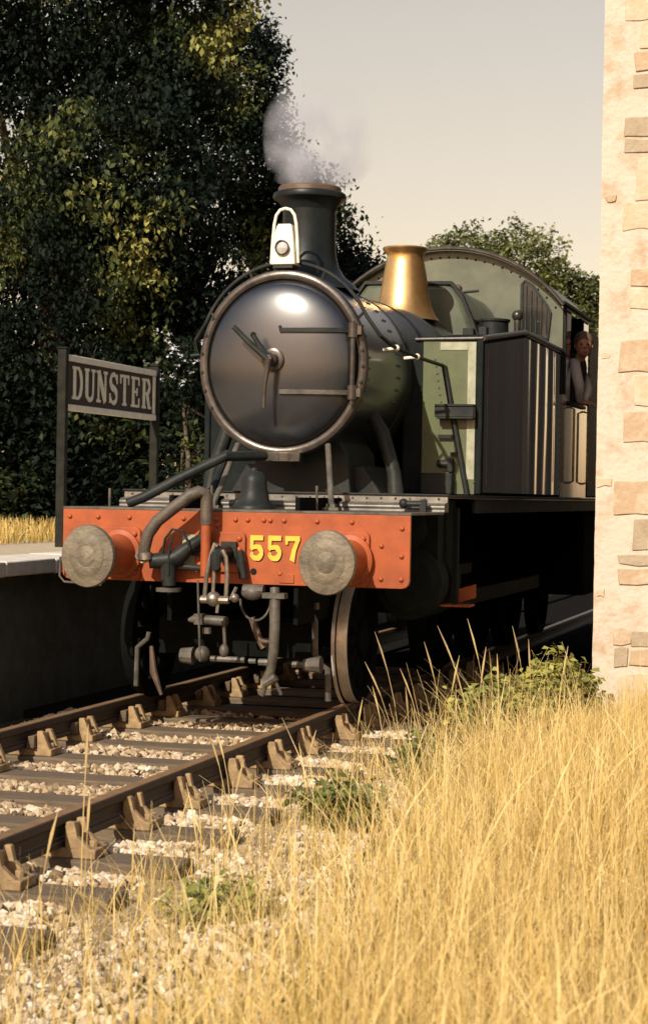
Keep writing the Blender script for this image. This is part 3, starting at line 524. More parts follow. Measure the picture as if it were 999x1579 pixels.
# the three painted figures that show
def numeral(ch, x0):
    w, h, zb = 0.100, 0.165, 1.040
    for (nm, m, d, dx, dz) in (('shading', 'frame_black', 0.0012, 0.007, -0.007), ('numeral', 'yellow', 0.0028, 0, 0)):
        b = MB(); k = [0]
        def P(u, v, dd): return (x0 + dx + u * w, -d - dd, zb + dz + v * h)
        def S(pts, wd): k[0] += 1; ribbon(b, pts, wd, P, 0.0, 0.0006 + 0.0002 * k[0])
        if ch == '5':
            S([(0.06, 0.90), (0.94, 0.90)], 0.2); S([(0.17, 0.94), (0.17, 0.46)], 0.24)
            cc = [(0.12, 0.50)] + arc(0.48, 0.315, 0.36, 0.23, 145, -165, 18); S(cc, [0.12] * 3 + [0.18] * 3 + [0.26] * 8 + [0.2] * 4 + [0.16] * (len(cc) - 18)); S(arc(0.17, 0.22, 0.06, 0.05, 0, 350, 10), 0.13)
        else:
            S([(0.0, 0.90), (1.0, 0.90)], 0.2); S([(0.10, 0.98), (0.10, 0.66)], 0.17); S([(0.90, 0.88), (0.62, 0.45), (0.48, 0.0)], [0.2, 0.27, 0.34])
        o = b.build(nm, M[m], beam, flat=True)
for i, ch in enumerate('557'): numeral(ch, (0.104, 0.228, 0.350)[i])
# --- buffers
def buffer(x, r):
    root = None; b = MB(); c = (x, 0, 1.058)
    b.lathe([(0.165, -0.027), (0.165, -0.05), (0.135, -0.065), (0.118, -0.16), (0.112, -0.33), (0.122, -0.335), (0.122, -0.37)], c, 'Y', 32, 0.92)
    root = b.build('buffer', M['orange'], loco)
    s = MB(); s.lathe([(0.075, -0.36), (0.07, -0.545)], c, 'Y', 24, 0.92); s.build('shank', M['dusty'], root)
    h = MB(); h.lathe([(0.06, -0.54), (r * 0.93, -0.555), (r, -0.565), (r, -0.590), (r * 0.97, -0.602), (r * 0.74, -0.611), (r * 0.66, -0.611), (r * 0.63, -0.615), (r * 0.4, -0.619), (r * 0.34, -0.617), (r * 0.3, -0.621), (0.0005, -0.623)], c, 'Y', 40, 0.90); h.build('buffer_head', M['buffer_face'], root)
buffer(0.80, 0.204); buffer(-0.797, 0.203)
# --- front platform and curved step up to the running plate
mb = MB(); mb.box(-1.225, 1.195, 0.0, 1.0, 1.357, 1.372); mb.build('front_footplate', M['dusty'], loco)
stp = MB(); pf_ = [(0.96, 1.372), (0.985, 1.376)] + [(1.045 - 0.062 * math.cos(math.radians(a)), 1.405 + 0.032 * math.sin(math.radians(a))) for a in range(-30, 100, 14)] + [(1.085, 1.442), (1.09, 1.484), (1.125, 1.484), (1.125, 1.372)]
stp.prism([(u, v) for u, v in pf_], -1.21, 1.20, axis='X'); step = stp.build('curved_step_plate', M['step'], loco)
rivet_line('rivets', step, [(-1.15 + 0.104 * i, 1.088, 1.463) for i in range(23)], 'dusty', 0.010)
mb = MB(); mb.box(-1.22, 1.21, 1.075, 1.128, 1.485, 1.499); mb.build('step_edge', M['black'], loco, bevel=0.004)
# handrail stubs on the platform and the bracket at right
for x, y, h in ((-1.03, 0.35, 0.13), (-0.31, 0.42, 0.16), (0.44, 0.42, 0.17)):
    mb = MB(); mb.tube([(x, y, 1.37), (x, y, 1.37 + h)], 0.010, 8); mb.build('lamp_iron', M['dusty'], loco)
mb = MB(); mb.tube([(0.93, 0.9, 1.43), (1.06, 0.9, 1.43)], 0.022, 10); mb.sphere((0.93, 0.9, 1.43), 0.035); mb.box(1.05, 1.09, 0.88, 0.93, 1.37, 1.46); mb.build('relief_cock', M['black'], loco)
mb = MB(); mb.lathe([(0.165, 0.0), (0.16, 0.02), (0.118, 0.055), (0.098, 0.12), (0.094, 0.19), (0.088, 0.225), (0.06, 0.255), (0.03, 0.265), (0.028, 0.285), (0.0001, 0.29)], (-0.10, 0.72, 1.373), 'Z', 28, 0.94); mb.build('relief_valve_dome', M['black'], loco)
# --- stays and pipes below the smokebox
for a, b_, nm, r in (((0.365, 0.95, 1.83), (0.49, 0.62, 1.39), 'stay', 0.021), ((-0.30, 0.95, 1.83), (-0.37, 0.62, 1.39), 'stay', 0.021)):
    mb = MB(); mb.tube([a, b_], r, 10); mb.box(b_[0] - 0.12, b_[0] + 0.06, b_[1] - 0.05, b_[1] + 0.05, 1.374, 1.394); mb.box(b_[0] - 0.03, b_[0] + 0.03, b_[1] - 0.03, b_[1] + 0.03, 1.39, 1.42); mb.build(nm, M['dusty'], loco)
mb = MB(); mb.tube([(-0.38, 0.95, 1.77), (-0.40, 0.7, 1.5), (-0.50, 0.55, 1.40)], 0.028, 8); mb.build('drain_pipe', M['black'], loco)
mb = MB(); mb.tube([(-0.90, 0.35, 1.395), (-0.80, 0.4, 1.44), (-0.55, 0.48, 1.585), (-0.28, 0.6, 1.735), (-0.1, 0.95, 1.75)], 0.036, 12); mb.build('ejector_pipe', M['black'], loco)
for sx_ in (1, -1):
    mb = MB(); mb.tube([(sx_ * 0.45 + CXL, 1.75, 2.15), (sx_ * 0.60 + CXL, 1.7, 1.95), (sx_ * 0.70 + CXL, 1.68, 1.65), (sx_ * 0.72 + CXL, 1.66, 1.48)], [0.055, 0.053, 0.052, 0.062], 16); mb.build('steam_pipe', M['black'], loco)
mb = MB(); mb.prism([(-0.36, 1.48), (0.40, 1.48), (0.36, 1.80), (0.25, 1.95), (-0.25, 1.95), (-0.33, 1.80)], 1.47, 2.3); mb.prism([(-0.58, 1.48), (0.60, 1.48), (0.45, 1.70), (-0.45, 1.70)], 1.62, 2.25); mb.build('smokebox_saddle', M['black'], loco, bevel=0.01)
# --- smokebox
mb = MB(); mb.lathe([(0.655, 1.13), (0.655, 2.45)], (CXL, 0, CZ), 'Y', 72, SX); sb = mb.build('smokebox', M['smokebox'], loco)
pts = []
for yb in (2.10, 2.17):
    for i in range(28):
        a = math.radians(-20 + 220 * i / 27); pts.append((CXL + 0.655 * SX * math.cos(a), yb, CZ + 0.655 * math.sin(a)))
for i in range(36): a = math.radians(-30 + 240 * i / 35); pts.append((CXL + 0.655 * SX * math.cos(a), 1.24, CZ + 0.655 * math.sin(a)))
rivet_line('rivets', sb, pts, 'smokebox', 0.012, 'R')
mb = MB(); mb.lathe([(0.600, 1.16), (0.600, 1.115), (0.606, 1.100), (0.622, 1.090), (0.645, 1.090), (0.664, 1.100), (0.673, 1.125), (0.673, 1.165), (0.657, 1.175)], (CXL, 0, CZ), 'Y', 96, SX, 0, False); rg = mb.build('smokebox_ring', M['ring'], loco)
b = MB()
for i in range(0): pass
for a in list(range(150, 215, 12)) + list(range(-22, 20, 10)):
    t = math.radians(a); b.tube([(CXL + 0.645 * SX * math.cos(t), 1.092, CZ + 0.645 * math.sin(t)), (CXL + 0.645 * SX * math.cos(t), 1.080, CZ + 0.645 * math.sin(t))], [0.014, 0.010], 7)
tag(b.build('ring_bolts', M['black'], rg), kind='stuff')
prof_d = [(0.598, 1.150), (0.598, 1.118), (0.590, 1.098), (0.575, 1.085)] + [(0.575 * math.cos(t), 1.085 - 0.115 * math.sin(t) ** 1.15) for t in np.linspace(0.12, math.pi / 2 - 0.02, 16)] + [(0.0005, 0.970)]
mb = MB(); mb.lathe(prof_d, (CXL, 0, CZ), 'Y', 96, SX); door = mb.build('smokebox_door', M['door'], loco, ang=50)
mb = MB(); mb.box(-0.19, 0.13, 1.045, 1.10, 1.712, 1.778); mb.box(-0.03, -0.02, 1.042, 1.05, 1.72, 1.77); mb.box(0.05, 0.06, 1.042, 1.05, 1.72, 1.77); mb.build('lamp_bracket_plate', M['ring'], loco, bevel=0.004)
hc = (-0.055, 0.90, 2.432)
mb = MB(); mb.lathe([(0.085, 0.075), (0.085, 0.05), (0.075, 0.045), (0.05, 0.045), (0.045, 0.0), (0.028, -0.015), (0.028, -0.06), (0.0005, -0.062)], hc, 'Y', 24, 0.94); hub = mb.build('dart_boss', M['ring'], door)
mb = MB(); mb.tube([(-0.06, 0.855, 2.43), (-0.20, 0.85, 2.548), (-0.312, 0.84, 2.658)], [0.024, 0.021, 0.019], 10); mb.build('door_handle', M['black'], door)
mb = MB(); mb.tube([(-0.07, 0.875, 2.45), (-0.13, 0.865, 2.53), (-0.175, 0.86, 2.605)], [0.022, 0.019, 0.017], 10); mb.tube([(-0.175, 0.86, 2.605), (-0.165, 0.85, 2.60)], 0.02, 8); mb.build('door_handle', M['black'], door)
mb = MB(); mb.tube([(-0.05, 0.85, 2.43), (-0.075, 0.845, 2.25), (-0.08, 0.845, 2.085)], [0.024, 0.014, 0.011], 10); mb.build('door_handle', M['ring'], door)
# hinge straps follow the dish
def dish_y(x, z):
    r = math.hypot((x - CXL) / SX, z - CZ); r = min(r, 0.57); return 1.085 - 0.115 * max(0.0, (1 - (r / 0.575) ** 2)) ** 0.575
for z, m in ((2.645, 'black'), (2.205, 'dusty')):
    mb = MB(); P = []
    n = 14
    for i in range(n + 1):
        x = -0.005 + 0.51 * i / n; y = dish_y(x, z) - 0.004 if x < 0.48 else 1.06; P.append((x, y))
    for i in range(n):
        (xa, ya), (xb, yb) = P[i], P[i + 1]; h = 0.018; V = [(xa, ya, z - h), (xb, yb, z - h), (xb, yb, z + h), (xa, ya, z + h), (xa, ya - 0.016, z - h * 0.8), (xb, yb - 0.016, z - h * 0.8), (xb, yb - 0.016, z + h * 0.8), (xa, ya - 0.016, z + h * 0.8)]
        mb.add(V, [(4, 5, 6, 7), (3, 7, 6, 2), (0, 1, 5, 4)] + ([(0, 4, 7, 3)] if i == 0 else []) + ([(1, 2, 6, 5)] if i == n - 1 else []))
    if m == 'black': mb.tube([(0.0, dish_y(0, z) - 0.012, z - 0.015), (-0.012, dish_y(0, z) - 0.012, z + 0.03)], 0.01, 8)
    mb.build('hinge_strap', M[m], door)
mb = MB(); mb.tube([(0.508, 1.035, 2.12), (0.508, 1.035, 2.71)], 0.017, 12)
for z in (2.645, 2.205): mb.tube([(0.508, 1.035, z - 0.05), (0.508, 1.035, z + 0.05)], 0.033, 12); mb.box(0.50, 0.57, 1.03, 1.09, z - 0.03, z + 0.03)
mb.build('hinge_pin', M['ring'], door)
# handrail: curls over the smokebox, then runs back along each side
hr = MB(); P = []
for a in range(157, 22, -5): t = math.radians(a); P.append((CXL + 0.715 * SX * math.cos(t), 1.20, CZ + 0.02 + 0.715 * math.sin(t)))
left = [(-0.86, 2.55, 2.50), (-0.82, 1.9, 2.505), (-0.78, 1.45, 2.525), (-0.735, 1.25, 2.60)]; right = [(0.655, 1.24, 2.625), (0.70, 1.42, 2.565), (0.745, 1.75, 2.535), (0.785, 2.15, 2.515), (0.83, 2.58, 2.50)]
hr.tube(left + P + right, 0.0145, 10); hrail = hr.build('handrail', M['black'], loco)
for (x, y, z) in ((0.715, 1.50, 2.555), (0.765, 1.95, 2.525), (-0.80, 1.6, 2.52)):
    mb = MB(); mb.tube([(x - 0.10, y, z - 0.012), (x - 0.02, y, z - 0.004)], 0.012, 8); mb.sphere((x, y, z), 0.024, 10, 7); mb.build('handrail_pillar', M['white'] if x > 0 else M['black'], hrail)
for a in (150, 115, 65, 30):
    t = math.radians(a); mb = MB(); mb.tube([(CXL + 0.66 * SX * math.cos(t), 1.2, CZ + 0.66 * math.sin(t)), (CXL + 0.715 * SX * math.cos(t), 1.2, CZ + 0.02 + 0.715 * math.sin(t))], 0.011, 8); mb.build('handrail_pillar', M['black'], hrail)
# --- chimney
mb = MB(); cc = (CXL, 1.74, 0)
mb.lathe([(0.40, 3.00), (0.36, 3.05), (0.29, 3.10), (0.235, 3.18), (0.212, 3.28), (0.207, 3.40), (0.207, 3.60), (0.212, 3.63)], cc, 'Z', 48, 0.96, 0, False); ch = mb.build('chimney', M['chimney'], loco)
mb = MB(); mb.lathe([(0.210, 3.60), (0.222, 3.635), (0.250, 3.665), (0.283, 3.683), (0.287, 3.700), (0.280, 3.722), (0.262, 3.732), (0.245, 3.735)], cc, 'Z', 48, 0.96, 0, False); mb.build('chimney_cap', M['chimney'], ch)
mb = MB(); mb.lathe([(0.245, 3.730), (0.245, 3.765), (0.235, 3.775), (0.205, 3.775), (0.195, 3.76), (0.195, 3.3)], cc, 'Z', 48, 0.96, 0, False); mb.build('chimney_rim', M['copper'], ch)
# --- boiler barrel, firebox
mb = MB(); mb.lathe([(0.648, 2.45), (0.652, 2.452), (0.705, 5.0)], (CXL, 0, CZ), 'Y', 72, SX); bl = mb.build('boiler_barrel', M['boiler'], loco)
for y in (2.47, 3.25, 4.1):
    r = 0.652 + 0.053 * (y - 2.452) / 2.55; mb = MB(); mb.lathe([(r, y - 0.03), (r + 0.007, y - 0.028), (r + 0.009, y + 0.028), (r, y + 0.03)], (CXL, 0, CZ), 'Y', 72, SX, 0, False); mb.build('boiler_band', M['black'], bl)
mb = MB(); pl = [(-0.60, 1.6), (0.56, 1.6), (0.62, 2.9)] + [(0.46, 3.28), (0.36, 3.405), (-0.42, 3.415), (-0.52, 3.28), (-0.68, 2.9)]
V = []
mb.prism(pl, 4.98, 6.6); fbx = mb.build('firebox', M['green_pale'], loco, bevel=0.05)
mb = MB(); ribbon(mb, [(-0.68, 2.9), (-0.53, 3.28), (-0.43, 3.425), (0.37, 3.415), (0.47, 3.285), (0.63, 2.9)], 0.03, lambda u, v, d: (u, 4.975 + d, v), 0, 0.1); mb.build('firebox_edge', M['black'], fbx)
# --- brass safety-valve bonnet
mb = MB(); mb.lathe([(0.33, 3.02), (0.285, 3.08), (0.248, 3.16), (0.225, 3.26), (0.205, 3.40), (0.180, 3.53), (0.168, 3.585), (0.178, 3.61), (0.206, 3.635), (0.214, 3.650), (0.206, 3.662), (0.16, 3.662), (0.15, 3.64), (0.0005, 3.62)], (0.075, 4.42, 0), 'Z', 48, 0.94); mb.build('safety_valve_bonnet', M['brass'], loco)
# --- side tanks
TX0, TX1 = 0.50, 1.135
def tank(sgn):
    x0, x1 = (TX0, TX1) if sgn > 0 else (-1.13, -0.52)
    prof_t = [(2.62, 1.50), (2.62, 2.70), (4.50, 2.905), (6.598, 2.905), (6.598, 1.50)]
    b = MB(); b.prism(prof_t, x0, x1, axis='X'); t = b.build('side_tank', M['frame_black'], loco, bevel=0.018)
    # front plate is weathered olive, set proud; black inner strip paints the boiler's shadow
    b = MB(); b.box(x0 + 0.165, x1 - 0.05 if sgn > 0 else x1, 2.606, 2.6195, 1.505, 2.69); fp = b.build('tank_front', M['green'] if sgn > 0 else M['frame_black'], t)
    xo = x1 if sgn > 0 else x0
    b = MB(); b.box(x1 - 0.115, x1 - 0.052, 2.600, 2.6055, 1.62, 2.685); b.box(x0 + 0.3, x1 - 0.117, 2.600, 2.6055, 2.625, 2.685); b.build('edge_strip', M['strip'] if sgn > 0 else M['frame_black'], t)
    b = MB(); b.box(min(xo, xo - sgn * 0.049), max(xo, xo - sgn * 0.049) + (0.004 if sgn > 0 else 0), 2.598, 2.665, 1.503, 2.70); b.build('corner_strip', M['frame_black'], t, bevel=0.012)
    # half-round beading along the top edge
    b = MB(); b.tube([(xo, 2.61, 2.715), (xo, 4.50, 2.922), (xo, 6.59, 2.922)], 0.022, 10); b.tube([(x0 + 0.1, 2.612, 2.708), (x1, 2.612, 2.715)], 0.014, 8); b.build('beading', M['ring'], t)
    if sgn > 0:
        b = MB(); b.box(0.785, 1.09, 2.50, 2.605, 2.185, 2.20); b.box(0.785, 1.09, 2.50, 2.512, 2.10, 2.185); b.box(0.80, 1.09, 2.49, 2.605, 2.085, 2.099); b.build('front_step', M['black'], t, bevel=0.004)
        b = MB(); b.tube([(0.80, 2.56, 1.74), (0.90, 2.56, 1.74)], 0.03, 10); b.box(0.88, 0.93, 2.53, 2.60, 1.67, 1.78); b.box(0.68, 0.93, 2.5, 2.605, 1.50, 1.665); b.build('lubricator', M['black'], t, bevel=0.01)
        b = MB(); b.tube([(0.835, 2.585, 2.50), (0.90, 2.575, 2.17), (0.955, 2.575, 1.9), (1.035, 2.575, 1.50)], 0.021, 10); b.box(0.90, 0.985, 2.57, 2.604, 1.80, 1.83); b.box(0.80, 0.93, 2.57, 2.604, 1.935, 1.965); b.build('sanding_pipe', M['black'], t)
        rv_ = [(0.76 + 0.025 * i * 0.35, 2.606, 2.55 - 0.055 * i) for i in range(8)] + [(1.085, 2.600, 1.60)]; rivet_line('rivets', t, rv_, 'green', 0.009)
        b = MB(); b.tube([(1.136, 2.80, 1.58), (1.136, 2.80, 2.64)], 0.006, 6); b.build('corner_moulding', M['steel'], t)
    ysn = np.linspace(2.66, 6.57, 150); V = []; F = []; xo_ = xo + sgn * 0.0055
    for q in range(5):
        fz = q / 4
        for y in ysn:
            tz = (2.70 + (y - 2.62) * 0.109 if y < 4.5 else 2.905) - 0.03; z = 1.52 + (tz - 1.52) * fz
            env = 0.10 + 0.80 * min(1.0, max(0.0, (y - 4.0) / 1.2)); rip = env * (0.0042 * math.sin(10.5 * y + 1.7 * math.sin(2.3 * y) + 0.35 * math.sin(2.2 * z + y)) + 0.0013 * math.sin(21 * y + 0.8 * z + 2 * math.sin(1.7 * y)))
            V.append((xo_ + sgn * rip * min(1, (y - 2.66) * 2, (6.57 - y) * 8), y, z))
    m_ = len(ysn)
    for q in range(4):
        for i in range(m_ - 1): F.append((q * m_ + i, q * m_ + i + 1, (q + 1) * m_ + i + 1, (q + 1) * m_ + i))
    b = MB(); b.add(V, F); b.build('side_sheet', M['tankside'], t, ang=80)
    return t
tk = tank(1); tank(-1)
# --- fittings in front of the cab
mb = MB(); mb.lathe([(0.085, 2.9), (0.085, 3.06), (0.10, 3.07), (0.10, 3.10), (0.02, 3.13), (0.018, 3.16)], (0.47, 5.3, 0), 'Z', 20); mb.build('tank_filler', M['black'], loco); mb = MB(); mb.lathe([(0.14, 2.9), (0.14, 3.12), (0.155, 3.13), (0.155, 3.15), (0.0005, 3.17)], (0.62, 5.75, 0), 'Z', 22); mb.build('tank_filler', M['black'], loco)
mb = MB(); mb.tube([(0.30, 5.6, 3.1), (0.30, 5.6, 3.36)], 0.028, 10); mb.lathe([(0.035, 3.34), (0.045, 3.36), (0.045, 3.44), (0.03, 3.46), (0.0005, 3.47)], (0.30, 5.6, 0), 'Z', 16); mb.build('whistle', M['copper'], loco)
mb = MB(); mb.tube([(0.36, 5.5, 3.05), (0.36, 5.5, 3.38)], 0.016, 8); mb.tube([(0.34, 5.5, 3.38), (0.52, 5.5, 3.395)], 0.013, 8); mb.tube([(0.36, 5.5, 3.22), (0.36, 5.5, 3.26)], 0.03, 8); mb.build('whistle', M['black'], loco)
mb = MB(); mb.tube([(0.80, 6.0, 2.90), (0.80, 6.0, 3.20)], 0.032, 12); mb.sphere((0.80, 6.0, 3.21), 0.055, 12, 8); mb.build('tank_vent', M['ring'], loco)
mb = MB(); mb.box(0.62, 0.70, 5.0, 5.1, 2.9, 3.02); mb.box(0.5, 0.6, 4.9, 5.0, 2.8, 3.0); mb.build('clack_valve', M['black'], loco, bevel=0.01)
# --- cab
def roof_z(x, c=3.93, R=1.457): return c - (R - math.sqrt(R * R - x * x))
xsR = np.linspace(-1.155, 1.155, 33)
mb = MB(); mb.prism([(-1.14, 1.5)] + [(x * 1.14 / 1.155, roof_z(x) - 0.035) for x in xsR] + [(1.14, 1.5)], 6.60, 6.625); cab = mb.build('cab_front', M['green_pale'], loco)
rivet_line('rivets', cab, [(x * 0.97, 6.6, roof_z(x) - 0.085) for x in np.linspace(-1.1, 1.1, 25)], 'black', 0.013)
win = [(0.735, 3.12), (0.735, 3.57), (0.765, 3.605), (0.84, 3.56), (0.985, 3.36), (1.015, 3.30), (0.995, 3.04)]
def shrink(p, k): cx = sum(q[0] for q in p) / len(p); cy = sum(q[1] for q in p) / len(p); return [(cx + (x - cx) * k, cy + (y - cy) * k) for x, y in p]
for sgn in (1, -1):
    wp = [(x * sgn, z) for x, z in win]; mb = MB(); mb.prism(wp, 6.585, 6.599); g = mb.build('spectacle_window', M['glass'], cab)
    mb = MB(); lp = wp + [wp[0]]; ribbon(mb, lp, 0.026, lambda u, v, d: (u, 6.583 - d, v), 0, 0.016); mb.build('window_frame', M['black'], g)
    mb = MB()
    for i in range(5): x = sgn * (0.78 + i * 0.05); mb.tube([(x, 6.575, 3.08), (x, 6.575, 3.56 - i * 0.05)], 0.007, 6)
    mb.build('window_bars', M['ring'], g)
mb = MB(); V = []; F = []
n = len(xsR)
for y in (6.50, 8.45):
    for dz in (0.0, -0.028):
        for x in xsR: V.append((x, y, roof_z(x) + dz))
for i in range(n - 1): F += [(i, i + 1, 2 * n + i + 1, 2 * n + i), (n + i, 3 * n + i, 3 * n + i + 1, n + i + 1), (i, n + i, n + i + 1, i + 1), (2 * n + i, 2 * n + i + 1, 3 * n + i + 1, 3 * n + i)]
F += [(0, 2 * n, 3 * n, n), (n - 1, 2 * n - 1, 4 * n - 1, 3 * n - 1)]; mb.add(V, F); rf = mb.build('cab_roof', M['green'], loco)
mb = MB(); mb.tube([(x, 6.505, roof_z(x) - 0.003) for x in xsR], 0.020, 10); mb.build('roof_beading', M['ring'], rf)
for sgn in (1, -1):
    mb = MB(); mb.box(sgn * 1.155 - 0.02, sgn * 1.155 + 0.02, 6.52, 8.45, 3.365, 3.40); mb.build('rain_strip', M['black'], rf, bevel=0.006)
for sgn in (1, -1):
    x0, x1 = (1.118, 1.138) if sgn > 0 else (-1.138, -1.118)
    mb = MB(); mb.box(x0, x1, 6.626, 7.15, 1.5, 3.375); mb.box(x0, x1, 8.06, 8.40, 1.5, 3.375); mb.box(x0, x1, 7.15, 8.06, 1.5, 2.42); cs = mb.build('cab_side', M['tankside'], loco)
    mb = MB(); mb.tube([(sgn * 1.15, 6.64, 2.5), (sgn * 1.15, 6.64, 3.36)], 0.022, 8); mb.build('corner_pillar', M['black'], cs)
    mb = MB(); mb.box(sgn * 1.14 - 0.012, sgn * 1.14 + 0.03, 7.10, 8.10, 2.42, 2.455); mb.build('sill_capping', M['black'], cs, bevel=0.006)
    for y in (7.12, 8.12):
        mb = MB(); mb.tube([(sgn * 1.14, y, 1.64), (sgn * 1.19, y, 1.66), (sgn * 1.19, y, 2.38), (sgn * 1.14, y, 2.40)], 0.013, 8); mb.build('grab_rail', M['steel'], cs)
mb = MB(); mb.box(-1.118, 1.118, 8.40, 8.42, 1.5, 3.40); mb.build('cab_back', M['frame_black'], loco)
mb = MB(); mb.box(-1.1, 1.1, 6.63, 8.39, 1.47, 1.50); mb.build('cab_floor', M['frame_black'], loco)
mb = MB(); mb.prism([(8.43, 1.5), (8.43, 3.28), (9.5, 3.28), (9.85, 3.05), (9.85, 1.5)], -1.145, 1.145, axis='X'); bk = mb.build('coal_bunker', M['black'], loco, bevel=0.02)
rivet_line('rivets', bk, [(1.146, 8.5, 1.6 + 0.08 * i) for i in range(20)], 'ring', 0.010, (1, 0, 0))
rivet_line('rivets', tk, [(1.136, 6.52, 1.6 + 0.075 * i) for i in range(17)], 'black', 0.010, (1, 0, 0))
# --- running plate, valance, frames
mb = MB(); mb.box(-1.21, 1.20, 1.126, 10.0, 1.470, 1.495); mb.build('running_plate', M['black'], loco, bevel=0.003)
for x in (1.165, -1.185): mb = MB(); mb.box(x - 0.012, x + 0.012, 2.2, 10.0, 1.36, 1.469); mb.build('valance', M['black'], loco)
for x in (0.42, -0.46): mb = MB(); mb.box(x - 0.015, x + 0.015, 0.03, 9.9, 0.62, 1.46); mb.build('main_frame', M['soot_shade'], loco)
for bx in ((-0.44, 0.40, 0.9, 1.0, 0.65, 1.35), (-0.44, 0.40, 3.6, 3.7, 0.5, 1.46), (-0.44, 0.40, 6.6, 6.7, 0.4, 1.46), (-0.9, 0.9, 9.8, 9.9, 0.6, 1.46)):
    mb = MB(); mb.box(*bx); mb.build('frame_stretcher', M['soot_shade'], loco)
for sgn in (1, -1):
    x = sgn * 0.90 + CXL; mb = MB(); mb.lathe([(0.10, 1.30), (0.20, 1.31), (0.215, 1.33), (0.27, 1.36), (0.27, 2.05), (0.215, 2.08), (0.0005, 2.09)], (x, 0, 0.86), 'Y', 28, 0.9); mb.lathe([(0.11, 1.31), (0.16, 1.34), (0.16, 2.0)], (x - sgn * 0.02, 0, 1.25), 'Y', 20, 0.9); mb.box(x - 0.2, x + 0.2, 1.4, 2.0, 0.8, 1.46); mb.build('cylinder', M['frame_black'], loco, bevel=0.006)
    mb = MB(); mb.box(x - 0.012, x + 0.012, 2.1, 3.6, 0.86, 0.94); mb.box(x - 0.02, x + 0.02, 3.2, 7.0, 0.60, 0.72); mb.build('coupling_rod', M['black'], loco)
mb = MB(); mb.box(1.13, 1.165, 1.62, 1.70, 0.70, 1.40); mb.build('step_hanger', M['frame_black'], loco)
mb = MB(); mb.box(1.06, 1.27, 1.56, 1.78, 0.685, 0.70); mb.prism([(1.125, 0.695), (1.275, 0.745), (1.275, 0.845), (1.125, 0.80)], 1.79, 1.80); mb.build('footstep', M['orange'], loco)
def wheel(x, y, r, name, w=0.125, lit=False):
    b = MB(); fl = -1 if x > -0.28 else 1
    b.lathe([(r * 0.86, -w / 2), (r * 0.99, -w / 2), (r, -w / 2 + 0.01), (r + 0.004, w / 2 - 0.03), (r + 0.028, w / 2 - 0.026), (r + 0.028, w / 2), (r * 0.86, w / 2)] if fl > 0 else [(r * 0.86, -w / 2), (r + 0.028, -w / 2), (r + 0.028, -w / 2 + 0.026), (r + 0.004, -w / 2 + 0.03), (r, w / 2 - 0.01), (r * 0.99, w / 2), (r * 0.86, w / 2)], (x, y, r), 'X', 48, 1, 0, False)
    o = b.build(name, [M['tyre'] if lit else M['soot_shade'], M['soot_shade']], loco)  # only the lit wheel has a bright tread; the others are painted as shaded
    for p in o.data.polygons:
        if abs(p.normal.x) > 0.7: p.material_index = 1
    k = MB(); k.lathe([(0.13, -w * 0.6), (0.13, w * 0.6)], (x, y, r), 'X', 20)
    for i in range(10):
        a = 2 * math.pi * i / 10; d = Vector((0, math.cos(a), math.sin(a))); c = Vector((x, y, r)); k.tube([c + d * 0.1, c + d * r * 0.9], [0.045, 0.032], 6)
    k.lathe([(r * 0.80, -w * 0.4), (r * 0.87, -w * 0.45), (r * 0.87, w * 0.45), (r * 0.80, w * 0.4), (r * 0.80, -w * 0.4)], (x, y, r), 'X', 48, 1, 0, False); k.build('wheel_centre', M['soot_shade'], o); return o
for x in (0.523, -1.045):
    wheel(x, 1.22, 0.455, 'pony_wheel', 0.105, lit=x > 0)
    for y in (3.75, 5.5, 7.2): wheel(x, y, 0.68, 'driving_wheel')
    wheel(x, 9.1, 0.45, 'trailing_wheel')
for y, r in ((1.22, 0.455), (3.75, 0.68), (5.5, 0.68), (7.2, 0.68), (9.1, 0.45)):
    mb = MB(); mb.tube([(-1.0, y, r), (0.5, y, r)], 0.07, 12); mb.build('axle', M['soot_shade'], loco)
mb = MB(); mb.box(-0.95, 1.10, 8.62, 9.8, 0.45, 1.465); mb.build('added_shade_box', M['soot_shade'], loco)  # added black box, closes the sunlit view under the bunker like shade
mb = MB(); mb.box(-0.75, 0.36, 0.75, 1.7, 0.50, 0.62); mb.box(-0.75, 0.36, 0.62, 0.70, 0.35, 0.60); mb.build('pony_truck', M['soot_shade'], loco)
# --- gear hung under and before the beam
mb = MB(); mb.tube([(-0.155, -0.13, 0.93), (-0.155, -0.13, 1.46)], 0.034, 14); mb.build('vacuum_standpipe', M['orange'], loco)
mb = MB(); mb.tube([(-0.155, -0.13, 1.425), (-0.165, -0.135, 1.475), (-0.20, -0.16, 1.485), (-0.25, -0.19, 1.462), (-0.34, -0.20, 1.39), (-0.47, -0.20, 1.29), (-0.535, -0.20, 1.20), (-0.56, -0.20, 1.10), (-0.555, -0.19, 1.05)], 0.041, 14); mb.tube([(-0.155, -0.13, 1.27), (-0.155, -0.13, 1.465)], 0.040, 12); vh = mb.build('vacuum_hose', M['rubber'], loco)
mb = MB(); mb.tube([(-0.60, -0.19, 1.10), (-0.615, -0.2, 1.05), (-0.57, -0.21, 1.01), (-0.53, -0.2, 1.03)], 0.011, 8); mb.tube([(-0.56, -0.19, 1.075), (-0.555, -0.19, 1.03)], 0.05, 12); mb.build('hose_coupling', M['steel'], vh)
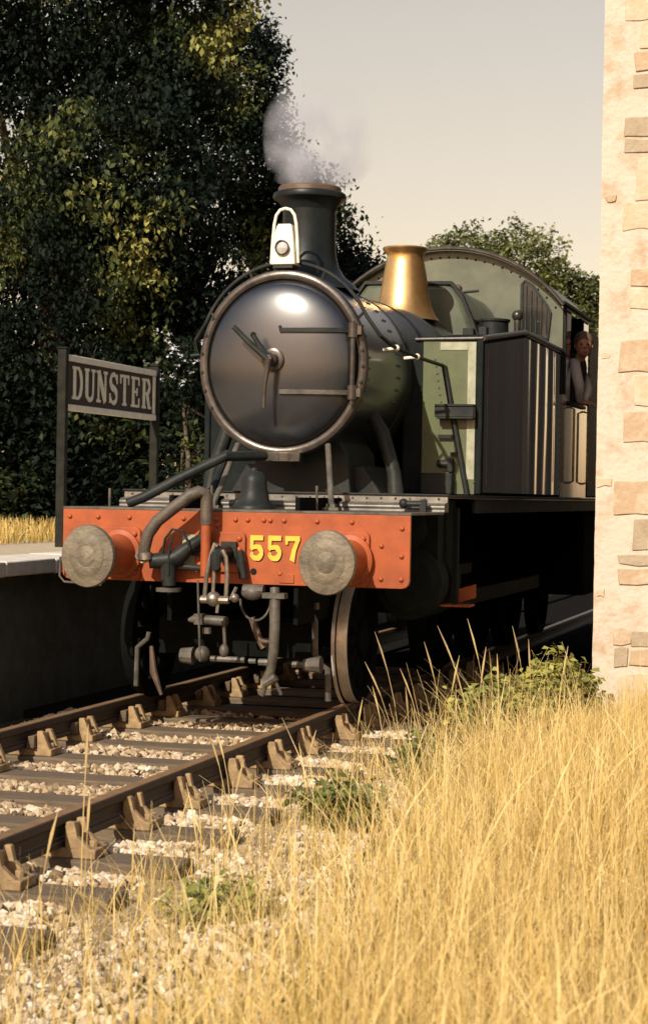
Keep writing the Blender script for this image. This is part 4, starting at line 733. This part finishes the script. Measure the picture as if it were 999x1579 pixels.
mb = MB(); mb.tube([(-0.54, -0.15, 1.02), (-0.42, -0.12, 1.03), (-0.36, -0.11, 1.05), (-0.28, -0.10, 1.12), (-0.19, -0.10, 1.18), (-0.165, -0.11, 1.24)], [0.05, 0.06, 0.06, 0.042, 0.038, 0.034], 12); mb.tube([(-0.42, -0.12, 1.03), (-0.41, -0.12, 0.86)], [0.06, 0.045], 12); mb.tube([(-0.36, -0.1, 0.99), (-0.17, -0.05, 0.975)], 0.02, 8); mb.tube([(-0.30, -0.06, 1.08), (-0.17, -0.05, 1.08)], 0.018, 8); mb.build('steam_heat_elbow', M['black'], loco)
mb = MB(); mb.box(-0.355, -0.175, -0.012, -0.001, 0.985, 1.075); mb.box(-0.36, -0.22, -0.014, -0.002, 1.09, 1.20); mb.build('hose_plate', M['strip'], loco)
mb = MB(); P = [(-0.44, -0.16, 0.90), (-0.45, -0.16, 1.05), (-0.43, -0.16, 1.17), (-0.38, -0.16, 1.235), (-0.31, -0.16, 1.225), (-0.27, -0.16, 1.16), (-0.26, -0.15, 1.10)]; mb.tube(P, 0.009, 8); mb.tube([(-0.37, -0.17, 1.2), (-0.395, -0.17, 1.1), (-0.40, -0.17, 0.93)], 0.008, 8); mb.build('chain', M['black'], loco)
# draw hook and screw coupling
mb = MB(); mb.box(-0.075, 0.03, -0.06, 0.0, 1.02, 1.16); mb.tube([(-0.035, 0, 1.09), (-0.035, -0.22, 1.09), (-0.035, -0.28, 1.06), (-0.035, -0.28, 1.00), (-0.035, -0.22, 0.98)], [0.05, 0.045, 0.04, 0.035, 0.02], 10); mb.tube([(0.05, -0.05, 1.10), (0.085, -0.06, 0.92)], 0.03, 8); mb.build('drawhook', M['black'], loco)
mb = MB(); mb.tube([(-0.12, -0.24, 0.79), (-0.105, -0.25, 0.95), (-0.075, -0.25, 1.08), (-0.05, -0.25, 1.15), (-0.03, -0.25, 1.135)], 0.015, 8); mb.tube([(0.03, -0.25, 0.79), (0.035, -0.25, 0.95), (0.025, -0.25, 1.06), (-0.0, -0.25, 1.11)], 0.015, 8); mb.tube([(-0.055, -0.24, 1.02), (-0.06, -0.25, 0.8)], 0.013, 8); mb.tube([(-0.14, -0.25, 0.785), (0.05, -0.25, 0.785)], 0.026, 10); mb.sphere((-0.055, -0.25, 0.79), 0.05, 10, 7); mb.sphere((0.09, -0.25, 0.80), 0.03, 8, 6); mb.tube([(0.06, -0.25, 0.79), (0.10, -0.25, 0.87)], 0.012, 8); mb.tube([(-0.02, -0.25, 0.80), (-0.03, -0.25, 0.70)], 0.012, 8); mb.build('screw_coupling', M['steel'], loco)
mb = MB(); mb.tube([(0.32, -0.12, 0.87), (0.325, -0.13, 0.80), (0.33, -0.14, 0.62), (0.325, -0.14, 0.45), (0.305, -0.13, 0.33), (0.275, -0.12, 0.255)], [0.03, 0.036, 0.034, 0.033, 0.031, 0.036], 12); mb.box(0.25, 0.40, -0.17, -0.09, 0.80, 0.835); mb.tube([(0.34, -0.13, 0.29), (0.26, -0.13, 0.24)], 0.03, 8); mb.tube([(0.275, -0.12, 0.26), (0.24, -0.1, 0.16)], 0.018, 8); mb.tube([(0.33, -0.12, 0.27), (0.37, -0.1, 0.17)], 0.012, 8); mb.build('steam_heat_hose', M['dusty'], loco)
mb = MB(); mb.sphere((0.16, -0.1, 0.83), 0.055, 10, 7, (1.4, 0.8, 0.9)); mb.tube([(0.10, -0.1, 0.85), (0.24, -0.1, 0.85)], 0.035, 10)
for i in range(10):
    t = math.pi * i / 9; 
P = [(0.19 - 0.105 * math.cos(math.pi * i / 12), -0.12, 0.79 - 0.14 * math.sin(math.pi * i / 12)) for i in range(13)]; mb.tube(P, 0.008, 6); mb.build('heating_cock', M['dusty'], loco)
# guard irons
mb = MB(); mb.tube([(0.33, 0.45, 0.69), (0.41, 0.45, 0.68), (0.435, 0.45, 0.62), (0.44, 0.45, 0.40), (0.47, 0.46, 0.335), (0.525, 0.47, 0.295), (0.53, 0.48, 0.08)], 0.021, 8); mb.box(0.30, 0.45, 0.42, 0.50, 0.70, 0.745); mb.tube([(0.365, 0.45, 0.71), (0.37, 0.45, 0.62)], 0.022, 8); mb.build('guard_iron', M['dusty'], loco)
mb = MB(); mb.tube([(-0.78, 0.5, 0.50), (-0.79, 0.5, 0.455), (-0.865, 0.5, 0.39), (-0.87, 0.5, 0.12)], 0.018, 8); mb.build('guard_iron', M['dusty'], loco)
mb = MB(); mb.tube([(-0.78, 0.55, 0.40), (-0.76, 0.55, 0.22), (-0.70, 0.55, 0.06)], [0.014, 0.028, 0.012], 8); mb.build('guard_iron', M['copper'], loco)
# brake and spring gear seen under the beam
mb = MB(); mb.tube([(-0.33, 0.05, 0.625), (-0.28, 0.05, 0.635)], [0.012, 0.033], 10); mb.tube([(-0.28, 0.05, 0.635), (-0.06, 0.05, 0.625)], 0.034, 12); mb.tube([(-0.25, 0.05, 0.60), (-0.25, 0.05, 0.67)], 0.042, 12); mb.tube([(-0.065, 0.0, 0.62), (-0.055, 0.0, 0.47)], 0.012, 8); mb.sphere((-0.06, 0.0, 0.435), 0.038, 10, 7, (0.9, 0.9, 1.2)); mb.tube([(-0.20, 0.05, 0.58), (-0.2, 0.05, 0.54)], 0.03, 8); mb.build('steam_trap', M['dusty'], loco)
mb = MB(); mb.tube([(-0.235, -0.05, 0.90), (-0.22, -0.02, 0.36)], 0.008, 8); mb.build('lifting_rod', M['dusty'], loco)
mb = MB(); mb.tube([(-0.22, 0.2, 0.36), (0.02, 0.2, 0.36)], 0.02, 8); mb.tube([(0.05, 0.2, 0.355), (0.10, 0.2, 0.355)], 0.018, 8); mb.tube([(0.12, 0.2, 0.35), (0.2, 0.2, 0.35)], 0.024, 8); mb.sphere((-0.28, 0.2, 0.39), 0.055, 10, 7); mb.tube([(-0.45, 0.25, 0.37), (-0.36, 0.25, 0.37)], [0.05, 0.06], 10); mb.build('brake_beam', M['dusty'], loco); mb = MB(); mb.tube([(0.34, 0.25, 0.34), (0.42, 0.25, 0.34)], 0.022, 8); mb.tube([(0.42, 0.25, 0.34), (0.54, 0.25, 0.345)], [0.04, 0.06], 10); mb.build('brake_block', M['dusty'], loco)
mb = MB(); mb.tube([(0.08, 0.15, 0.65), (0.13, 0.15, 0.52), (0.17, 0.15, 0.45)], 0.025, 8); mb.sphere((0.20, 0.1, 0.50), 0.04, 10, 7, (1.2, 0.8, 0.5)); mb.build('brake_hanger', M['copper'], loco)
mb = MB(); mb.tube([(-0.42, -0.1, 0.82), (-0.42, -0.1, 0.845)], 0.085, 16); mb.build('drip_cup', M['dusty'], loco)
# --- headlamp on top of the smokebox ring: a lamp that lifts off
lamp = thing('headlamp', 'cream white oil headlamp with hoop handle in front of the chimney', 'lamp', (-0.038, 1.15, 3.10))
def lb(o): return keep(o, lamp)
mb = MB(); V = []
for (z, hw, hd) in ((3.125, 0.094, 0.075), (3.36, 0.066, 0.06), (3.405, 0.055, 0.05), (3.42, 0.045, 0.045)):
    V += [(-0.038 - hw, 1.17 - hd, z), (-0.038 + hw, 1.17 - hd, z), (-0.038 + hw, 1.17 + hd, z), (-0.038 - hw, 1.17 + hd, z)]
F = [(3, 2, 1, 0), (12, 13, 14, 15)]
for i in range(3):
    for k in range(4): k2 = (k + 1) % 4; F.append((i * 4 + k, i * 4 + k2, i * 4 + 4 + k2, i * 4 + 4 + k))
mb.add(V, F); lb(mb.build('lamp_body', M['white'], bevel=0.008))
mb = MB(); mb.lathe([(0.052, 1.115), (0.056, 1.075), (0.048, 1.072), (0.044, 1.09)], (-0.04, 0, 3.245), 'Y', 24, 0.95, 0, False); lb(mb.build('lens_rim', M['ring']))
mb = MB(); mb.lathe([(0.046, 1.088), (0.03, 1.080), (0.0005, 1.076)], (-0.04, 0, 3.245), 'Y', 20, 0.95, 0, False); lb(mb.build('lens', M['lens']))
mb = MB(); mb.tube([(-0.038 + x, 1.15, z) for x, z in ((-0.100, 3.14), (-0.092, 3.30), (-0.082, 3.42), (-0.068, 3.485), (-0.04, 3.522), (0.0, 3.533), (0.04, 3.522), (0.068, 3.485), (0.082, 3.42), (0.092, 3.30), (0.100, 3.14))], 0.0115, 8); lb(mb.build('lamp_handle', M['white']))
mb = MB(); mb.box(-0.11, 0.035, 1.10, 1.24, 3.10, 3.122); lb(mb.build('lamp_foot', M['black']))
# ================================================================== DRIVER
def skin_body(name, verts, edges, radii, m, parent, root=0, sub=2):
    me = bpy.data.meshes.new(name); me.from_pydata(verts, edges, []); me.materials.append(m); o = bpy.data.objects.new(name, me); COL.objects.link(o); o.parent = parent
    sk = o.modifiers.new('skin', 'SKIN'); sk.use_smooth_shade = True
    me.skin_vertices[0] if len(me.skin_vertices) else me.skin_vertices.new() if hasattr(me.skin_vertices, 'new') else None
    for i, r in enumerate(radii): me.skin_vertices[0].data[i].radius = (r, r) if not isinstance(r, tuple) else r
    me.skin_vertices[0].data[root].use_root = True
    s = o.modifiers.new('sub', 'SUBSURF'); s.levels = sub; s.render_levels = sub; return o
DX, DY = 1.02, 7.72
person = thing('person', 'driver leaning out of the cab doorway in dark overalls and white sleeves', 'person', (DX, DY, 1.5))
# local coordinates: x outwards, y back, z up from the cab floor
bv = [(0, 0, 0.92), (0.02, -0.02, 1.12), (0.07, -0.05, 1.30), (0.10, -0.07, 1.40), (0.13, -0.10, 1.47),   # pelvis .. neck
      (0.0, -0.09, 0.88), (0.01, -0.12, 0.48), (0.0, -0.10, 0.08), (0.06, -0.16, 0.04), (0.0, 0.10, 0.88), (0.01, 0.12, 0.48), (0.0, 0.12, 0.08), (0.06, 0.06, 0.04)]
be = [(0, 1), (1, 2), (2, 3), (3, 4), (0, 5), (5, 6), (6, 7), (7, 8), (0, 9), (9, 10), (10, 11), (11, 12)]
skin_body('body', bv, be, [0.15, 0.15, 0.16, 0.13, 0.06, 0.10, 0.07, 0.05, 0.045, 0.10, 0.07, 0.05, 0.045], M['overall'], person)
for k, pts in enumerate(([(0.10, -0.20, 1.36), (0.17, -0.26, 1.12), (0.15, -0.12, 0.975)], [(0.10, 0.10, 1.36), (0.20, 0.17, 1.12), (0.17, 0.05, 0.975)])):
    skin_body('sleeve', [(0.08, -0.04, 1.36)] + pts[:2] + [tuple(0.5 * (a + b) for a, b in zip(pts[1], pts[2])), pts[2]], [(0, 1), (1, 2), (2, 3), (3, 4)], [0.08, 0.066, 0.055, 0.048, 0.04], M['shirt'], person)
    w = pts[2]; hv = [w, (w[0] + 0.03, w[1] + 0.02, w[2] - 0.005), (w[0] + 0.06, w[1] + 0.03, w[2] - 0.01)]; he = [(0, 1), (1, 2)]; hrad = [0.03, 0.034, 0.032]
    for j in range(4):
        k0i = len(hv); L_ = (0.036, 0.044, 0.040, 0.030)[j]; oy = -0.02 + 0.018 * j
        hv += [(w[0] + 0.085, w[1] + 0.03 + oy, w[2] - 0.01), (w[0] + 0.085 + L_ * 0.6, w[1] + 0.03 + oy, w[2] - 0.022), (w[0] + 0.085 + L_ * 0.8, w[1] + 0.03 + oy, w[2] - 0.05)]; he += [(2, k0i), (k0i, k0i + 1), (k0i + 1, k0i + 2)]; hrad += [0.011, 0.0095, 0.008]
    k0i = len(hv); hv += [(w[0] + 0.05, w[1] - 0.02, w[2] - 0.01), (w[0] + 0.075, w[1] - 0.04, w[2] - 0.02)]; he += [(1, k0i), (k0i, k0i + 1)]; hrad += [0.012, 0.009]
    skin_body('hand', hv, he, hrad, M['skin'], person, sub=1)
hd = Vector((0.19, -0.16, 1.545)); mb = MB()
mb.sphere(hd, 0.105, 20, 14, (0.80, 0.92, 1.12)); fd = Vector((0.25, -0.97, -0.08)).normalized(); sd = Vector((0.97, 0.25, 0))
mb.tube([(0.135, -0.10, 1.40), hd - Vector((0, 0, 0.05))], 0.052, 12)
mb.sphere(hd + fd * 0.055 - Vector((0, 0, 0.065)), 0.06, 14, 8, (0.9, 0.9, 0.8))
mb.tube([hd + fd * 0.09 + Vector((0, 0, 0.02)), hd + fd * 0.125 - Vector((0, 0, 0.022))], [0.010, 0.017], 8)
for s in (1, -1): mb.sphere(hd + sd * 0.085 * s, 0.028, 8, 6, (0.5, 0.9, 1.2))
mb.build('head', M['skin'], person)
for s in (1, -1): mb = MB(); mb.sphere(hd + fd * 0.093 + sd * 0.033 * s + Vector((0, 0, 0.018)), 0.011, 8, 6); mb.build('eye', M['cap'], person)
mb = MB(); mb.tube([hd + fd * 0.108 + sd * -0.022 - Vector((0, 0, 0.06)), hd + fd * 0.108 + sd * 0.022 - Vector((0, 0, 0.06))], 0.005, 6); mb.build('mouth', M['hair'], person)
mb = MB(); mb.sphere(hd + Vector((-0.006, 0.026, 0.040)), 0.118, 18, 10, (0.86, 0.94, 0.98)); mb.build('hair', M['hair'], person)
# ================================================================== SMOKE
pb = [(CXL + 0.02, 1.74, 3.86, 0.26, 0.26, 0.12), (CXL + 0.02, 1.78, 4.05, 0.30, 0.30, 0.20), (CXL - 0.05, 1.85, 4.25, 0.30, 0.32, 0.22), (CXL - 0.10, 1.9, 4.42, 0.20, 0.22, 0.14)]
mb = MB(); prf = [(0.22, 3.768), (0.30, 3.82), (0.42, 3.95), (0.47, 4.12), (0.44, 4.30), (0.34, 4.48), (0.16, 4.60), (0.001, 4.62)]
mb.lathe([(0.001, 3.768)] + prf, (CXL + 0.02, 1.76, 0), 'Z', 28, 1.0); sm = mb.build('smoke', M['black'])
for v in sm.data.vertices:
    n_ = noise.noise(v.co * 3.0); v.co.x += 0.07 * n_ + 0.05; v.co.y += 0.05 * n_
m = bpy.data.materials.new('grey_smoke'); m.use_nodes = True; n = m.node_tree.nodes; L = m.node_tree.links; n.clear()
o_ = n.new('ShaderNodeOutputMaterial'); pv = n.new('ShaderNodeVolumePrincipled'); pv.inputs['Color'].default_value = (0.74, 0.74, 0.79, 1)
tc = n.new('ShaderNodeTexCoord'); nz = n.new('ShaderNodeTexNoise'); nz.inputs['Scale'].default_value = 4.5; nz.inputs['Detail'].default_value = 4; L.new(tc.outputs['Object'], nz.inputs[0])
mr = n.new('ShaderNodeMapRange'); mr.inputs[1].default_value = 0.40; mr.inputs[2].default_value = 0.70; mr.inputs[3].default_value = 0; mr.inputs[4].default_value = 8.5; L.new(nz.outputs[0], mr.inputs[0])
# thins out away from the column's core and upwards
gm = n.new('ShaderNodeMapping'); gm.inputs['Location'].default_value = (-(CXL + 0.03), -1.76, -4.06); L.new(tc.outputs['Object'], gm.inputs[0])
gs = n.new('ShaderNodeVectorMath'); gs.operation = 'MULTIPLY'; gs.inputs[1].default_value = (2.0, 2.0, 1.45); L.new(gm.outputs[0], gs.inputs[0])
ln_ = n.new('ShaderNodeVectorMath'); ln_.operation = 'LENGTH'; L.new(gs.outputs[0], ln_.inputs[0])
m2 = n.new('ShaderNodeMapRange'); m2.inputs[1].default_value = 0.92; m2.inputs[2].default_value = 0.05; m2.inputs[3].default_value = 0; m2.inputs[4].default_value = 1; L.new(ln_.outputs['Value'], m2.inputs[0])
mu = n.new('ShaderNodeMath'); mu.operation = 'MULTIPLY'; L.new(mr.outputs[0], mu.inputs[0]); L.new(m2.outputs[0], mu.inputs[1]); L.new(mu.outputs[0], pv.inputs['Density'])
L.new(pv.outputs[0], o_.inputs['Volume']); sm.data.materials.clear(); sm.data.materials.append(m); tag(sm, kind='stuff')
